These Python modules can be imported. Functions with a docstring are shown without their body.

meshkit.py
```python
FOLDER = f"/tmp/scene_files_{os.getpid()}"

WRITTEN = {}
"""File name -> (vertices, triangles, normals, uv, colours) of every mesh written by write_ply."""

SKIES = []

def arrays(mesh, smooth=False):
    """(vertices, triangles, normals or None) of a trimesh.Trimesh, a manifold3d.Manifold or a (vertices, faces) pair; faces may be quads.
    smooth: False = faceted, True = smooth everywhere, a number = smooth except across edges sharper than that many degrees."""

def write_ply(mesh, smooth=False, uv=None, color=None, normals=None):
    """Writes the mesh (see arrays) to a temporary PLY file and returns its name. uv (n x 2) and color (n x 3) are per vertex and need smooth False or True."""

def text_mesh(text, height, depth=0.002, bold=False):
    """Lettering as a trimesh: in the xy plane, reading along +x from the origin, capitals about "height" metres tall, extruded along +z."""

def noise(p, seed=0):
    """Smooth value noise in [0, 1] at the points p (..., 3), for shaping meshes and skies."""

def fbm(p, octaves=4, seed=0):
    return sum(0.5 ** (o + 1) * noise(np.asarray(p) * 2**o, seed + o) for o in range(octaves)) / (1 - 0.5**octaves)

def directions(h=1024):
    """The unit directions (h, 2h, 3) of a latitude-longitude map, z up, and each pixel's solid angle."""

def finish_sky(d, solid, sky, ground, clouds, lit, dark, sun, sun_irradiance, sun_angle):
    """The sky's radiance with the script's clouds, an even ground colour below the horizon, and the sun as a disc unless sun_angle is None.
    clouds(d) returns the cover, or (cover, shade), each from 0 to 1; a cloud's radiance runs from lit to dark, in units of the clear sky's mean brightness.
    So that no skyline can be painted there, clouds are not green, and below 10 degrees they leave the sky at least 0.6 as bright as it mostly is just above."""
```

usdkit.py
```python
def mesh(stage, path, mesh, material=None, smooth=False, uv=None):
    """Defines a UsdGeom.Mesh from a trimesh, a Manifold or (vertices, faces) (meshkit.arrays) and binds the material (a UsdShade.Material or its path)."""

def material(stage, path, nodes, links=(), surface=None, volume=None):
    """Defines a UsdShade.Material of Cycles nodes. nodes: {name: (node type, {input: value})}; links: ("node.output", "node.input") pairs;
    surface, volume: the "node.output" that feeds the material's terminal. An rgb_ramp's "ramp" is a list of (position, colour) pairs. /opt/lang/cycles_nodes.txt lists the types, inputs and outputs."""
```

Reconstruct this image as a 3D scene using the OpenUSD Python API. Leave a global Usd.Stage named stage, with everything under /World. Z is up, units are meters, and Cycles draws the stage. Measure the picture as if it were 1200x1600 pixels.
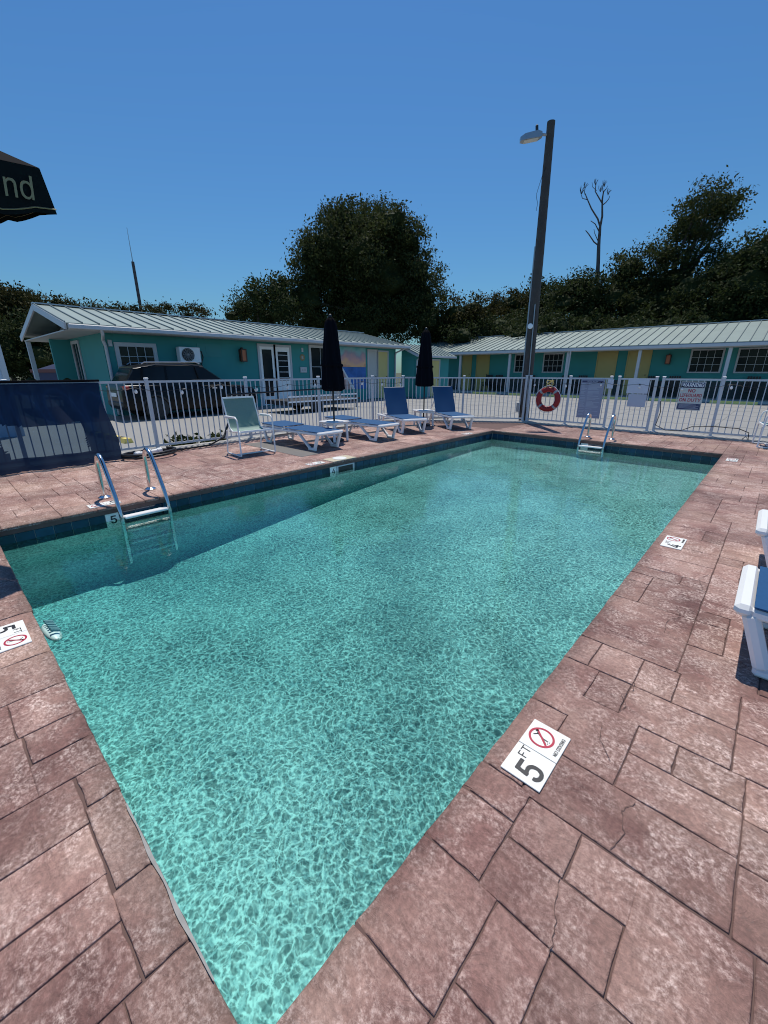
import math, random
import numpy as np, trimesh, usdkit, meshkit
from shapely.geometry import Polygon, box as sbox
from pxr import Usd, UsdGeom, UsdLux, UsdShade, Gf, Sdf, Vt

rng = random.Random(7)
nrng = np.random.default_rng(7)
stage = Usd.Stage.CreateInMemory()
UsdGeom.SetStageUpAxis(stage, 'Z')
UsdGeom.Xform.Define(stage, '/World')
UsdGeom.Scope.Define(stage, '/World/Looks')

# ------------------------------------------------------------------ camera
FPX, PITCH, PSI, EYE = 645.26, .328356, .746819, 1.405     # focal length in pixels of a 1200 px wide picture
cp, sp = math.cos(PITCH), math.sin(PITCH)
Fh = np.array([math.sin(-PSI), math.cos(-PSI), 0]); Rv = np.array([math.cos(-PSI), -math.sin(-PSI), 0])
Fv = Fh * cp + np.array([0, 0, -sp]); Uv = Fh * sp + np.array([0, 0, cp])
cam = UsdGeom.Camera.Define(stage, '/World/camera')
cam.CreateFocalLengthAttr(13.0)
cam.CreateHorizontalApertureAttr(13.0 * 1200 / FPX)
cam.CreateVerticalApertureAttr(13.0 * 1600 / FPX)
cam.AddTransformOp().Set(Gf.Matrix4d(*Rv, 0, *Uv, 0, *(-Fv), 0, 0, 0, EYE, 1))
cam.CreateExposureAttr(0.0)
# ------------------------------------------------------------------ sky and sun
SUN_EL, SUN_AZ = math.radians(70), math.radians(-45)
sun_to = np.array([math.sin(SUN_AZ) * math.cos(SUN_EL), math.cos(SUN_AZ) * math.cos(SUN_EL), math.sin(SUN_EL)])
dome = UsdLux.DomeLight.Define(stage, '/World/sky')
sky = usdkit.material(stage, '/World/Looks/sky_air', {
    's': ('sky_texture', {'sky_type': 'single_scattering', 'sun_disc': False, 'sun_elevation': SUN_EL, 'sun_rotation': SUN_AZ,
                          'altitude': 0.0, 'air_density': 1.5, 'aerosol_density': 0.3, 'ozone_density': 5.0}),
    'tint': ('mix_color', {'blend_type': 'multiply', 'fac': 1.0, 'b': (.41, .74, 1.04)}),
    'b': ('background_shader', {'strength': 0.086})}, [('s.color', 'tint.a'), ('tint.result', 'b.color')], surface='b.background')
UsdShade.MaterialBindingAPI.Apply(dome.GetPrim()).Bind(sky)
dome.GetPrim().SetCustomDataByKey('kind', 'structure')
sun = UsdLux.DistantLight.Define(stage, '/World/sun')
sun.CreateIntensityAttr(1.06); sun.CreateNormalizeAttr(True); sun.CreateAngleAttr(0.53); sun.CreateColorAttr(Gf.Vec3f(1, .95, .88))
zx = sun_to; xx = np.cross([0, 0, 1], zx); xx /= np.linalg.norm(xx); yx = np.cross(zx, xx)
sun.AddTransformOp().Set(Gf.Matrix4d(*xx, 0, *yx, 0, *zx, 0, 0, 0, 30, 1))

# ------------------------------------------------------------------ helpers
def at(px, py, dist):
    """the world point seen at a pixel of the photograph, at a horizontal distance from the camera"""
    d = Fv + Rv * (px - 600) / FPX - Uv * (py - 800) / FPX
    return np.array([0, 0, EYE]) + d * dist / math.hypot(d[0], d[1])

COUNT = {}
def free(parent, name):
    k = (parent, name); n = COUNT.get(k, 0); COUNT[k] = n + 1
    return f'{parent}/{name}' + (f'_{n:03d}' if n else '')

def tag(p, label=None, cat=None, group=None, kind=None):
    p = p.GetPrim() if hasattr(p, 'GetPrim') else p
    for k, v in (('label', label), ('category', cat), ('group', group), ('kind', kind)):
        if v: p.SetCustomDataByKey(k, v)
    return p

class MB:
    """collects shapes for one mesh"""
    def __init__(s): s.m = []
    def add(s, v, f):
        s.m.append(trimesh.Trimesh(np.asarray(v, float), np.asarray(f, int), process=False)); return s
    def tri(s, t): s.m.append(t); return s
    def box(s, c, d, rot=None, bev=0.0):
        d = np.asarray(d, float)
        if bev > 0 and d.min() > 2.2 * bev:
            pts = []
            for sx in (-1, 1):
                for sy in (-1, 1):
                    for sz in (-1, 1):
                        g = np.array([sx, sy, sz]) * d / 2
                        for k in range(3):
                            q = g.copy()
                            for j in range(3):
                                if j != k: q[j] -= np.sign(q[j]) * bev
                            pts.append(q)
            t = trimesh.convex.convex_hull(np.array(pts))
        else:
            t = trimesh.creation.box(d)
        if rot is not None:
            t.apply_transform(rot if np.shape(rot) == (4, 4) else trimesh.transformations.rotation_matrix(rot, [0, 0, 1]))
        t.apply_translation(c); s.m.append(t); return s
    def b(s, x0, x1, y0, y1, z0, z1, bev=0.0):
        return s.box([(x0 + x1) / 2, (y0 + y1) / 2, (z0 + z1) / 2], [abs(x1 - x0), abs(y1 - y0), abs(z1 - z0)], bev=bev)
    def bar(s, p, q, w, h=None, up=(0, 0, 1), bev=0.0):
        p, q = np.asarray(p, float), np.asarray(q, float); d = q - p; L = np.linalg.norm(d); d = d / L
        up = np.asarray(up, float)
        if abs(d @ up) > .99: up = np.array([1., 0, 0])
        a = np.cross(up, d); a /= np.linalg.norm(a); c = np.cross(d, a)
        M = np.eye(4); M[:3, 0], M[:3, 1], M[:3, 2], M[:3, 3] = d, a, c, 0
        return s.box((p + q) / 2, [L, w, h or w], M, bev)
    def tube(s, path, r, n=8, close=False):
        P = np.asarray(path, float); R = np.broadcast_to(np.asarray(r, float), (len(P),))
        T = np.gradient(P, axis=0) if not close else np.roll(P, -1, 0) - np.roll(P, 1, 0)
        T /= np.maximum(np.linalg.norm(T, axis=1, keepdims=True), 1e-9)
        a = np.cross(T[0], [0, 0, 1]);
        if np.linalg.norm(a) < .1: a = np.cross(T[0], [1, 0, 0])
        V = []
        for i in range(len(P)):
            a = a - T[i] * (a @ T[i]); a /= np.linalg.norm(a); b = np.cross(T[i], a)
            th = np.arange(n) * 2 * np.pi / n
            V.append(P[i] + R[i] * (np.cos(th)[:, None] * a + np.sin(th)[:, None] * b))
        V = np.vstack(V); F = []; m = len(P)
        for i in range(m if close else m - 1):
            j = (i + 1) % m
            for k in range(n):
                l = (k + 1) % n
                F += [[i * n + k, j * n + k, j * n + l], [i * n + k, j * n + l, i * n + l]]
        if not close:
            V = np.vstack([V, P[0], P[-1]])
            for k in range(n):
                F += [[m * n, k, (k + 1) % n], [m * n + 1, (m - 1) * n + (k + 1) % n, (m - 1) * n + k]]
        F = np.array(F)[:, ::-1]
        return s.add(V, F)
    def lathe(s, prof, c=(0, 0, 0), n=20, rfun=None):
        V = []; prof = np.asarray(prof, float)
        for i, (r, z) in enumerate(prof):
            for k in range(n):
                th = 2 * np.pi * k / n; rr = r * (rfun(th, z) if rfun else 1)
                V.append([c[0] + rr * np.cos(th), c[1] + rr * np.sin(th), c[2] + z])
        F = []
        for i in range(len(prof) - 1):
            for k in range(n):
                l = (k + 1) % n
                F += [[i * n + k, i * n + l, (i + 1) * n + l], [i * n + k, (i + 1) * n + l, (i + 1) * n + k]]
        V.append([c[0], c[1], c[2] + prof[0][1]]); V.append([c[0], c[1], c[2] + prof[-1][1]])
        for k in range(n):
            l = (k + 1) % n
            F += [[len(V) - 2, l, k], [len(V) - 1, (len(prof) - 1) * n + k, (len(prof) - 1) * n + l]]
        return s.add(V, F)
    def prism(s, poly, z0, z1, M=None):
        """polygon (xy) extruded from z0 to z1"""
        t = trimesh.creation.extrude_polygon(poly if isinstance(poly, Polygon) else Polygon(poly), z1 - z0, engine='earcut')
        t.apply_translation([0, 0, z0])
        if M is not None: t.apply_transform(M)
        s.m.append(t); return s
    def move(s, M):
        for t in s.m: t.apply_transform(M)
        return s
    def mesh(s): return s.m[0] if len(s.m) == 1 else trimesh.util.concatenate(s.m)
    def build(s, name, mat, parent=None, smooth=False, label=None):
        par = '/World' if parent is None else str(parent.GetPath())
        p = usdkit.mesh(stage, free(par, name), s.mesh(), mat, smooth=smooth).GetPrim()
        if label: tag(p, label)
        return p

def T(loc=(0, 0, 0), rz=0.0):
    M = trimesh.transformations.rotation_matrix(rz, [0, 0, 1]); M[:3, 3] = loc; return M
def frame(o, x, y, z):
    M = np.eye(4); M[:3, 0], M[:3, 1], M[:3, 2], M[:3, 3] = x, y, z, o; return M

def thing(name, label, cat, loc=(0, 0, 0), rz=0.0, group=None, parent='/World'):
    x = UsdGeom.Xform.Define(stage, free(parent, name))
    x.AddTranslateOp().Set(Gf.Vec3d(*map(float, loc)))
    if rz: x.AddRotateZOp().Set(math.degrees(rz))
    return tag(x, label, cat, group)
def struct(name, mb, mat, smooth=False):
    return tag(mb.build(name, mat, None, smooth), kind='structure')
def node(parent, name):
    return UsdGeom.Xform.Define(stage, free(str(parent.GetPath()), name)).GetPrim()
def dup(root, loc, rz, label, group=None):
    was = root.GetCustomData()
    base = root.GetName().rstrip('0123456789').rstrip('_')
    r = thing(base, label, was['category'], loc, rz, group or was.get('group'))
    r.GetReferences().AddInternalReference(root.GetPath()); r.SetInstanceable(True)
    return r

# ------------------------------------------------------------------ materials
MATS = {}
def mat(name, col, rough=.5, var=.12, scale=5.0, metal=0.0, bump=0.0, bscale=60.0, spec=.5, coat=0.0, rand=0.0, detail=4.0):
    if name in MATS: return MATS[name]
    c = np.array(col, float)
    nodes = {'g': ('geometry', {}), 'n': ('noise_texture', {'scale': scale, 'detail': detail, 'roughness': .6}),
             'm': ('mix_color', {'a': np.clip(c * (1 - var * 2), 0, 1), 'b': np.clip(c * (1 + var * 2), 0, 1), 'blend_type': 'mix'}),
             'p': ('principled_bsdf', {'roughness': rough, 'metallic': metal, 'specular_ior_level': spec, 'coat_weight': coat})}
    links = [('g.position', 'n.vector'), ('n.fac', 'm.fac')]
    out = 'm.result'
    if rand:
        nodes |= {'o': ('object_info', {}), 'r': ('map_range', {'from_min': 0., 'from_max': 1., 'to_min': 1 - rand, 'to_max': 1 + rand}),
                  'hv': ('hsv', {'hue': .5, 'saturation': 1., 'fac': 1.})}
        links += [('o.random', 'r.value'), ('r.result', 'hv.value'), ('m.result', 'hv.color')]; out = 'hv.color'
    links.append((out, 'p.base_color'))
    if bump:
        nodes |= {'bn': ('noise_texture', {'scale': bscale, 'detail': 4.0}), 'b': ('bump', {'strength': .6, 'distance': bump})}
        links += [('g.position', 'bn.vector'), ('bn.fac', 'b.height'), ('b.normal', 'p.normal')]
    MATS[name] = usdkit.material(stage, f'/World/Looks/{name}', nodes, links, surface='p.BSDF')
    return MATS[name]

def stone_mat(name, island):
    nodes = {'g': ('geometry', {}), 'o': ('object_info', {}),
        'n1': ('noise_texture', {'scale': 1.9, 'detail': 7., 'roughness': .62, 'distortion': .4}),
        'n2': ('noise_texture', {'scale': 6.5, 'detail': 9., 'roughness': .72, 'distortion': 1.0}),
        'n3': ('noise_texture', {'scale': 62., 'detail': 7., 'roughness': .78}),
        'mp': ('mapping', {'mapping_type': 'point', 'scale': (9., 15., 8.), 'rotation': (0, 0, .5)}),
        'n4': ('noise_texture', {'scale': 1., 'detail': 8., 'roughness': .62, 'distortion': 1.6}),
        'n5': ('noise_texture', {'scale': .55, 'detail': 3.}),
        'r1': ('rgb_ramp', {'ramp': [(.30, (.14, .066, .058)), (.44, (.225, .118, .100)), (.55, (.29, .168, .140)), (.66, (.37, .24, .20))]}),
        'r2': ('map_range', {'from_min': .44, 'from_max': .58, 'to_min': 0., 'to_max': 1.}),
        'r3': ('map_range', {'from_min': .44, 'from_max': .58, 'to_min': 0.0, 'to_max': .95}),
        'r5': ('map_range', {'from_min': .35, 'from_max': .58, 'to_min': .25, 'to_max': 1.}),
        'x1': ('math', {'math_type': 'multiply'}), 'x2': ('math', {'math_type': 'multiply'}),
        'mx': ('mix_color', {'b': (.54, .41, .36)}), 'n6': ('noise_texture', {'scale': .9, 'detail': 4.}), 'r6': ('map_range', {'from_min': .45, 'from_max': .65, 'to_min': 0., 'to_max': .55}), 'mt': ('mix_color', {'b': (.30, .205, .155)}), 'r7': ('map_range', {'from_min': .3, 'from_max': .48, 'to_min': .62, 'to_max': 1.0}), 'x4': ('math', {'math_type': 'multiply'}),
        'mx4': ('map_range', {'from_min': .3, 'from_max': .7, 'to_min': .84, 'to_max': 1.16}),
        'rr': ('map_range', {'from_min': 0., 'from_max': 1., 'to_min': .82, 'to_max': 1.16}),
        'x3': ('math', {'math_type': 'multiply'}),
        'hv': ('hsv', {'hue': .5, 'saturation': 1.0, 'fac': 1.}),
        'sx': ('separate_xyz', {}), 'ex': ('math', {'math_type': 'subtract', 'value2': (PX0 + PX1) / 2}), 'ax': ('math', {'math_type': 'absolute'}), 'dx': ('math', {'math_type': 'subtract', 'value2': (PX1 - PX0) / 2}),
        'ey': ('math', {'math_type': 'subtract', 'value2': (PY0 + PY1) / 2}), 'ay': ('math', {'math_type': 'absolute'}), 'dy': ('math', {'math_type': 'subtract', 'value2': (PY1 - PY0) / 2}), 'dm': ('math', {'math_type': 'maximum'}),
        'wn': ('math', {'math_type': 'multiply_add', 'value2': -.22, 'value3': .11}), 'wd': ('math', {'math_type': 'add'}), 'wr': ('map_range', {'range_type': 'smoothstep', 'from_min': .0, 'from_max': .10, 'to_min': .66, 'to_max': 1.}),
        'r8': ('map_range', {'from_min': .35, 'from_max': .62, 'to_min': .84, 'to_max': 1.16}), 'x5': ('math', {'math_type': 'multiply'}), 'x6': ('math', {'math_type': 'multiply'}), 'hs': ('math', {'math_type': 'add'}),
        'b1': ('bump', {'strength': .8, 'distance': .015}), 'b2': ('bump', {'strength': .6, 'distance': .005}),
        'p': ('principled_bsdf', {'roughness': .72, 'specular_ior_level': .35})}
    links = [('g.position', 'n1.vector'), ('g.position', 'n2.vector'), ('g.position', 'n3.vector'), ('g.position', 'mp.vector'), ('mp.vector', 'n4.vector'),
        ('g.position', 'n5.vector'), ('n5.fac', 'r5.value'),
        ('n1.fac', 'r1.fac'), ('n2.fac', 'r2.value'), ('n3.fac', 'r3.value'), ('r2.result', 'x1.value1'), ('r3.result', 'x1.value2'),
        ('x1.value', 'x2.value1'), ('r5.result', 'x2.value2'), ('g.position', 'n6.vector'), ('n6.fac', 'r6.value'), ('r6.result', 'mt.fac'), ('r1.color', 'mt.a'), ('mt.result', 'mx.a'), ('x2.value', 'mx.fac'),
        ('n4.fac', 'mx4.value'), ('g.random_per_island' if island else 'o.random', 'rr.value'), ('mx4.result', 'x3.value1'), ('rr.result', 'x3.value2'),
        ('mx.result', 'hv.color'), ('n3.fac', 'r7.value'), ('x3.value', 'x4.value1'), ('r7.result', 'x4.value2'), ('x4.value', 'x5.value1'), ('wr.result', 'x5.value2'), ('x5.value', 'x6.value1'), ('r8.result', 'x6.value2'), ('n6.fac', 'r8.value'), ('x6.value', 'hv.value'), ('g.position', 'sx.vector'), ('sx.x', 'ex.value1'), ('ex.value', 'ax.value1'), ('ax.value', 'dx.value1'), ('sx.y', 'ey.value1'), ('ey.value', 'ay.value1'), ('ay.value', 'dy.value1'), ('dx.value', 'dm.value1'), ('dy.value', 'dm.value2'), ('n2.fac', 'wn.value1'), ('dm.value', 'wd.value1'), ('wn.value', 'wd.value2'), ('wd.value', 'wr.value'), ('hv.color', 'p.base_color'),
        ('n4.fac', 'b1.height'), ('n3.fac', 'b2.height'), ('b1.normal', 'b2.normal'), ('b2.normal', 'p.normal')]
    nodes.pop('hs')
    return usdkit.material(stage, f'/World/Looks/{name}', nodes, links, surface='p.BSDF')

PX0, PX1, PY0, PY1 = -5.115, -.537, .153, 9.55           # the pool's mouth
M_stone, M_stone_far = stone_mat('stamped_stone', False), stone_mat('stamped_stone_far', True)
M_joint = mat('joint_concrete', (.115, .066, .055), .85, .2, 9)
M_curb = mat('curb_concrete', (.36, .345, .32), .85, .12, 4, bump=.003)
M_white_pvc = mat('white_resin', (.78, .78, .77), .35, .03, 3)
M_fence = mat('fence_aluminium', (.52, .52, .53), .42, .04, 3)
M_cap = mat('white_cap', (.80, .80, .80), .4, .02)
M_teal = mat('teal_stucco', (.034, .235, .225), .8, .06, 1.2, bump=.004, bscale=45)
M_teal2 = mat('teal_panel', (.033, .23, .225), .6, .05, 2)
M_trim = mat('white_trim', (.44, .455, .47), .5, .04, 2)
M_soffit = mat('soffit', (.42, .43, .42), .6, .05)
M_roof = mat('galvanised_roof', (.23, .285, .255), .5, .09, 1.1, metal=.1, rand=.06)
M_rib = mat('roof_seam', (.20, .23, .215), .45, .06, metal=.2)
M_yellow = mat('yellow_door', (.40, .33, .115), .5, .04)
M_glass = mat('window_glass', (.010, .013, .015), .08, .1, spec=.2)
M_dark = mat('dark_plastic', (.015, .015, .016), .5, .1)
M_black = mat('black_fabric', (.004, .004, .006), .9, .2, 30, spec=.08)
M_navy = mat('navy_fabric', (.003, .0033, .006), .9, .2, 20, spec=.08, bump=.002, bscale=200)
M_blue = mat('blue_sling', (.017, .078, .19), .7, .06, 40, spec=.2, bump=.0015, bscale=500)
M_greens = mat('green_sling', (.20, .31, .27), .65, .06, 40, bump=.0015, bscale=500)
M_steel = mat('stainless_steel', (.72, .72, .72), .16, .03, 10, metal=1.0)
M_wood_pole = mat('weathered_pole_wood', (.055, .042, .034), .85, .25, 3, bump=.01, bscale=18)
M_bark = mat('bark', (.075, .06, .048), .9, .3, 4, bump=.02, bscale=10)
M_deadwood = mat('dead_wood', (.07, .055, .05), .9, .2, 4)
M_grey_metal = mat('grey_metal', (.35, .36, .37), .4, .06, metal=.6)
M_red = mat('buoy_red', (.30, .011, .013), .5, .1)
M_rope = mat('yellow_rope', (.55, .45, .16), .8, .2, 60)
M_white = mat('white_paint', (.80, .80, .78), .5, .03)
M_tile_white = mat('marker_white', (.82, .82, .77), .35, .05, 12)
M_ink = mat('black_ink', (.02, .02, .022), .5, .1)
M_redink = mat('red_ink', (.40, .02, .05), .5, .1)
M_gold = mat('gold_print', (.22, .18, .085), .6, .08)
M_carpaint = mat('black_car_paint', (.003, .003, .0034), .3, .05, spec=.18, coat=.06)
M_tyre = mat('tyre_rubber', (.02, .02, .02), .8, .1)
M_alloy = mat('alloy', (.55, .55, .56), .3, .05, metal=.8)
M_tail = mat('tail_light', (.35, .01, .01), .2, .1, coat=1.0)
M_lot = mat('lot_concrete', (.265, .26, .242), .9, .07, .8, bump=.004, bscale=60, detail=8.)
M_walk = mat('walkway_concrete', (.40, .39, .36), .9, .08, 1.5)
M_ground = mat('grass_and_soil', (.07, .075, .035), .95, .25, 1.5)
M_stopyellow = mat('yellow_stop_paint', (.75, .60, .16), .6, .08)
M_hose = mat('black_hose', (.015, .015, .015), .4, .1)
M_brown = mat('brown_lantern', (.06, .028, .018), .5, .1)
M_wainscot = mat('dark_base_paint', (.03, .045, .045), .7, .1)  # deep shade under the porch, put into a colour
M_orange = mat('amber_glass', (.4, .12, .05), .3, .1)
M_plaster = mat('pool_plaster', (.80, .84, .80), .8, .05, 7, detail=8.)
M_tileblue = mat('glazed_blue_tile', (.008, .034, .062), .12, .3, 14, rand=.4)
M_grout = mat('grey_grout', (.25, .27, .27), .8, .1)
M_purple = mat('sign_blue', (.045, .05, .11), .4, .05)
M_signgrey = mat('sign_slate', (.28, .29, .36), .4, .05)
M_signlite = mat('sign_light_line', (.42, .44, .50), .4, .05)
M_lens = mat('lamp_lens', (.62, .62, .58), .3, .04)

def pane_mix(name, col, fac, through=None):
    return usdkit.material(stage, f'/World/Looks/{name}', {
        't': ('transparent_bsdf', {'color': through or col}), 'd': ('principled_bsdf', {'base_color': tuple(np.array(col) * .55), 'roughness': .8}), 'tl': ('translucent_bsdf', {'color': col}),
        'a': ('mix_closure', {'fac': .45}), 'm': ('mix_closure', {'fac': fac})},
        [('d.BSDF', 'a.closure1'), ('tl.BSDF', 'a.closure2'), ('t.BSDF', 'm.closure1'), ('a.closure', 'm.closure2')], surface='m.closure')
M_bluemesh = pane_mix('blue_mesh_screen', (.008, .034, .10), .93, (.10, .22, .36))
M_bluewin = pane_mix('blue_mesh_single_layer', (.03, .08, .16), .42, (.40, .52, .60))
M_net = pane_mix('net_mesh', (.75, .78, .78), .5)

def leaf_mat(name, c, tr):
    c = np.array(c)
    return usdkit.material(stage, f'/World/Looks/{name}', {
        'g': ('geometry', {}), 'n': ('noise_texture', {'scale': .7, 'detail': 3.}),
        'r': ('map_range', {'from_min': 0., 'from_max': 1., 'to_min': .55, 'to_max': 1.45}),
        'mx': ('mix_color', {'a': c * .65, 'b': c * np.array([1.5, 1.35, 1.1])}), 'hv': ('hsv', {'hue': .5, 'saturation': 1., 'fac': 1.}),
        'd': ('principled_bsdf', {'roughness': .75, 'specular_ior_level': .15}), 't': ('translucent_bsdf', {}), 'm': ('mix_closure', {'fac': tr})},
        [('g.position', 'n.vector'), ('n.fac', 'mx.fac'), ('g.random_per_island', 'r.value'), ('r.result', 'hv.value'), ('mx.result', 'hv.color'),
         ('hv.color', 'd.base_color'), ('hv.color', 't.color'), ('d.BSDF', 'm.closure1'), ('t.BSDF', 'm.closure2')], surface='m.closure')
M_leaf_oak = leaf_mat('oak_leaves', (.082, .110, .042), .3)
M_leaf_dark = leaf_mat('dark_leaves', (.062, .092, .034), .3)
M_leaf_yel = leaf_mat('olive_leaves', (.085, .085, .026), .25)
M_leaf_pine = leaf_mat('pine_needles', (.080, .085, .030), .2)

# water: a mirror at its skin by fresnel; below it light passes straight, through a painted net of bright
# lines in its transparent colour that imitates ripple light on the floor; nothing is refracted. The water itself absorbs red.
M_water = usdkit.material(stage, '/World/Looks/pool_water', {
    'g': ('geometry', {}),
    'w': ('noise_texture', {'scale': 3.4, 'detail': 2.}), 'ws': ('vector_math', {'vector_math_type': 'scale'}) if False else ('vector_math', {'math_type': 'scale', 'scale': .16}),
    'wa': ('vector_math', {'math_type': 'add'}),
    'w2': ('noise_texture', {'scale': 21., 'detail': 3.}), 'ws2': ('vector_math', {'math_type': 'scale', 'scale': .085}), 'wa2': ('vector_math', {'math_type': 'add'}),
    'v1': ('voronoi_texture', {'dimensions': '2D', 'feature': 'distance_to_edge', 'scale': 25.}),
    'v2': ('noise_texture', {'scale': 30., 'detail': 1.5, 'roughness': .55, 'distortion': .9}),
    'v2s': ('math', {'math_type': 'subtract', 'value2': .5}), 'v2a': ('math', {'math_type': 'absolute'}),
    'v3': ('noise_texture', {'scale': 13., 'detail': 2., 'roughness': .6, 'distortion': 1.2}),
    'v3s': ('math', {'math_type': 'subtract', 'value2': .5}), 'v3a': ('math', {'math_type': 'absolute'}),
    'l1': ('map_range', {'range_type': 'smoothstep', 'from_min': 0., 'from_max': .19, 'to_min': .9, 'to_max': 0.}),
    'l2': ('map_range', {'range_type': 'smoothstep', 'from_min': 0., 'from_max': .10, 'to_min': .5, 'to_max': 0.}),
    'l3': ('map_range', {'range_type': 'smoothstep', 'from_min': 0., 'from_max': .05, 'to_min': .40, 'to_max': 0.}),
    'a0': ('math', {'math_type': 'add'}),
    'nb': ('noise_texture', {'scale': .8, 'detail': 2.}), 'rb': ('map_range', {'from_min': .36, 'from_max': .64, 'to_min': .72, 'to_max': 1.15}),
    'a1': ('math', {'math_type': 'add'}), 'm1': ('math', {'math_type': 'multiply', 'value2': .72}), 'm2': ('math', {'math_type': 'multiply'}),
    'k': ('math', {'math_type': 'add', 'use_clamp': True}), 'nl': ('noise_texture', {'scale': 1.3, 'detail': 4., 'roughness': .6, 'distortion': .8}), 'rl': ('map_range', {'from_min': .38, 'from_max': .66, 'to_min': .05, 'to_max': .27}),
    'bn1': ('noise_texture', {'scale': 7., 'detail': 3., 'roughness': .5, 'distortion': .6}), 'bn2': ('noise_texture', {'scale': 42., 'detail': 2.}),
    'bs': ('math', {'math_type': 'multiply', 'value2': .30}), 'ba': ('math', {'math_type': 'add'}),
    'b': ('bump', {'strength': .6, 'distance': .0032}),
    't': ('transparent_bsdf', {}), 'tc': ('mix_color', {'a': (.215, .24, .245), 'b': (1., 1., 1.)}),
    'gl': ('glossy_bsdf', {'color': (1, 1, 1), 'roughness': .0}), 'fr': ('fresnel', {'IOR': 1.33}),
    'mo': ('mix_closure', {}),
    'ab': ('absorption_volume', {'color': (.36, .82, .82), 'density': 1.35})},
    [('g.position', 'w.vector'), ('w.color', 'ws.vector1'), ('g.position', 'wa.vector1'), ('ws.vector', 'wa.vector2'),
     ('g.position', 'w2.vector'), ('w2.color', 'ws2.vector1'), ('wa.vector', 'wa2.vector1'), ('ws2.vector', 'wa2.vector2'),
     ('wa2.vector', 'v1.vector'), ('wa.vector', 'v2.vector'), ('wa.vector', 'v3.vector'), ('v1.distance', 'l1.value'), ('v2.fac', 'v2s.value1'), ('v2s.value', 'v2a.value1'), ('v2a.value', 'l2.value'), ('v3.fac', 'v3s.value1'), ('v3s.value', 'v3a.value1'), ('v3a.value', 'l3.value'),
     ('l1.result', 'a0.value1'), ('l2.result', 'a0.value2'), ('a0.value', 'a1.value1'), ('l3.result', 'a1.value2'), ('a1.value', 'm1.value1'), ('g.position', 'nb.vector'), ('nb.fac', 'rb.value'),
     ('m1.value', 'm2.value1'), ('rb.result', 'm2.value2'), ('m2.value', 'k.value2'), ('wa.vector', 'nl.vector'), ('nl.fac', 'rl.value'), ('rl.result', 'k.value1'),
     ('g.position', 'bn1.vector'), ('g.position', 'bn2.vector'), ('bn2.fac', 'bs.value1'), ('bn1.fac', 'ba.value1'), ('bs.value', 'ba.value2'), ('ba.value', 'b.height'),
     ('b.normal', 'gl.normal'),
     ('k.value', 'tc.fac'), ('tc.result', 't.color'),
     ('fr.fac', 'mo.fac'), ('t.BSDF', 'mo.closure1'), ('gl.BSDF', 'mo.closure2')], surface='mo.closure', volume='ab.volume')

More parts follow.
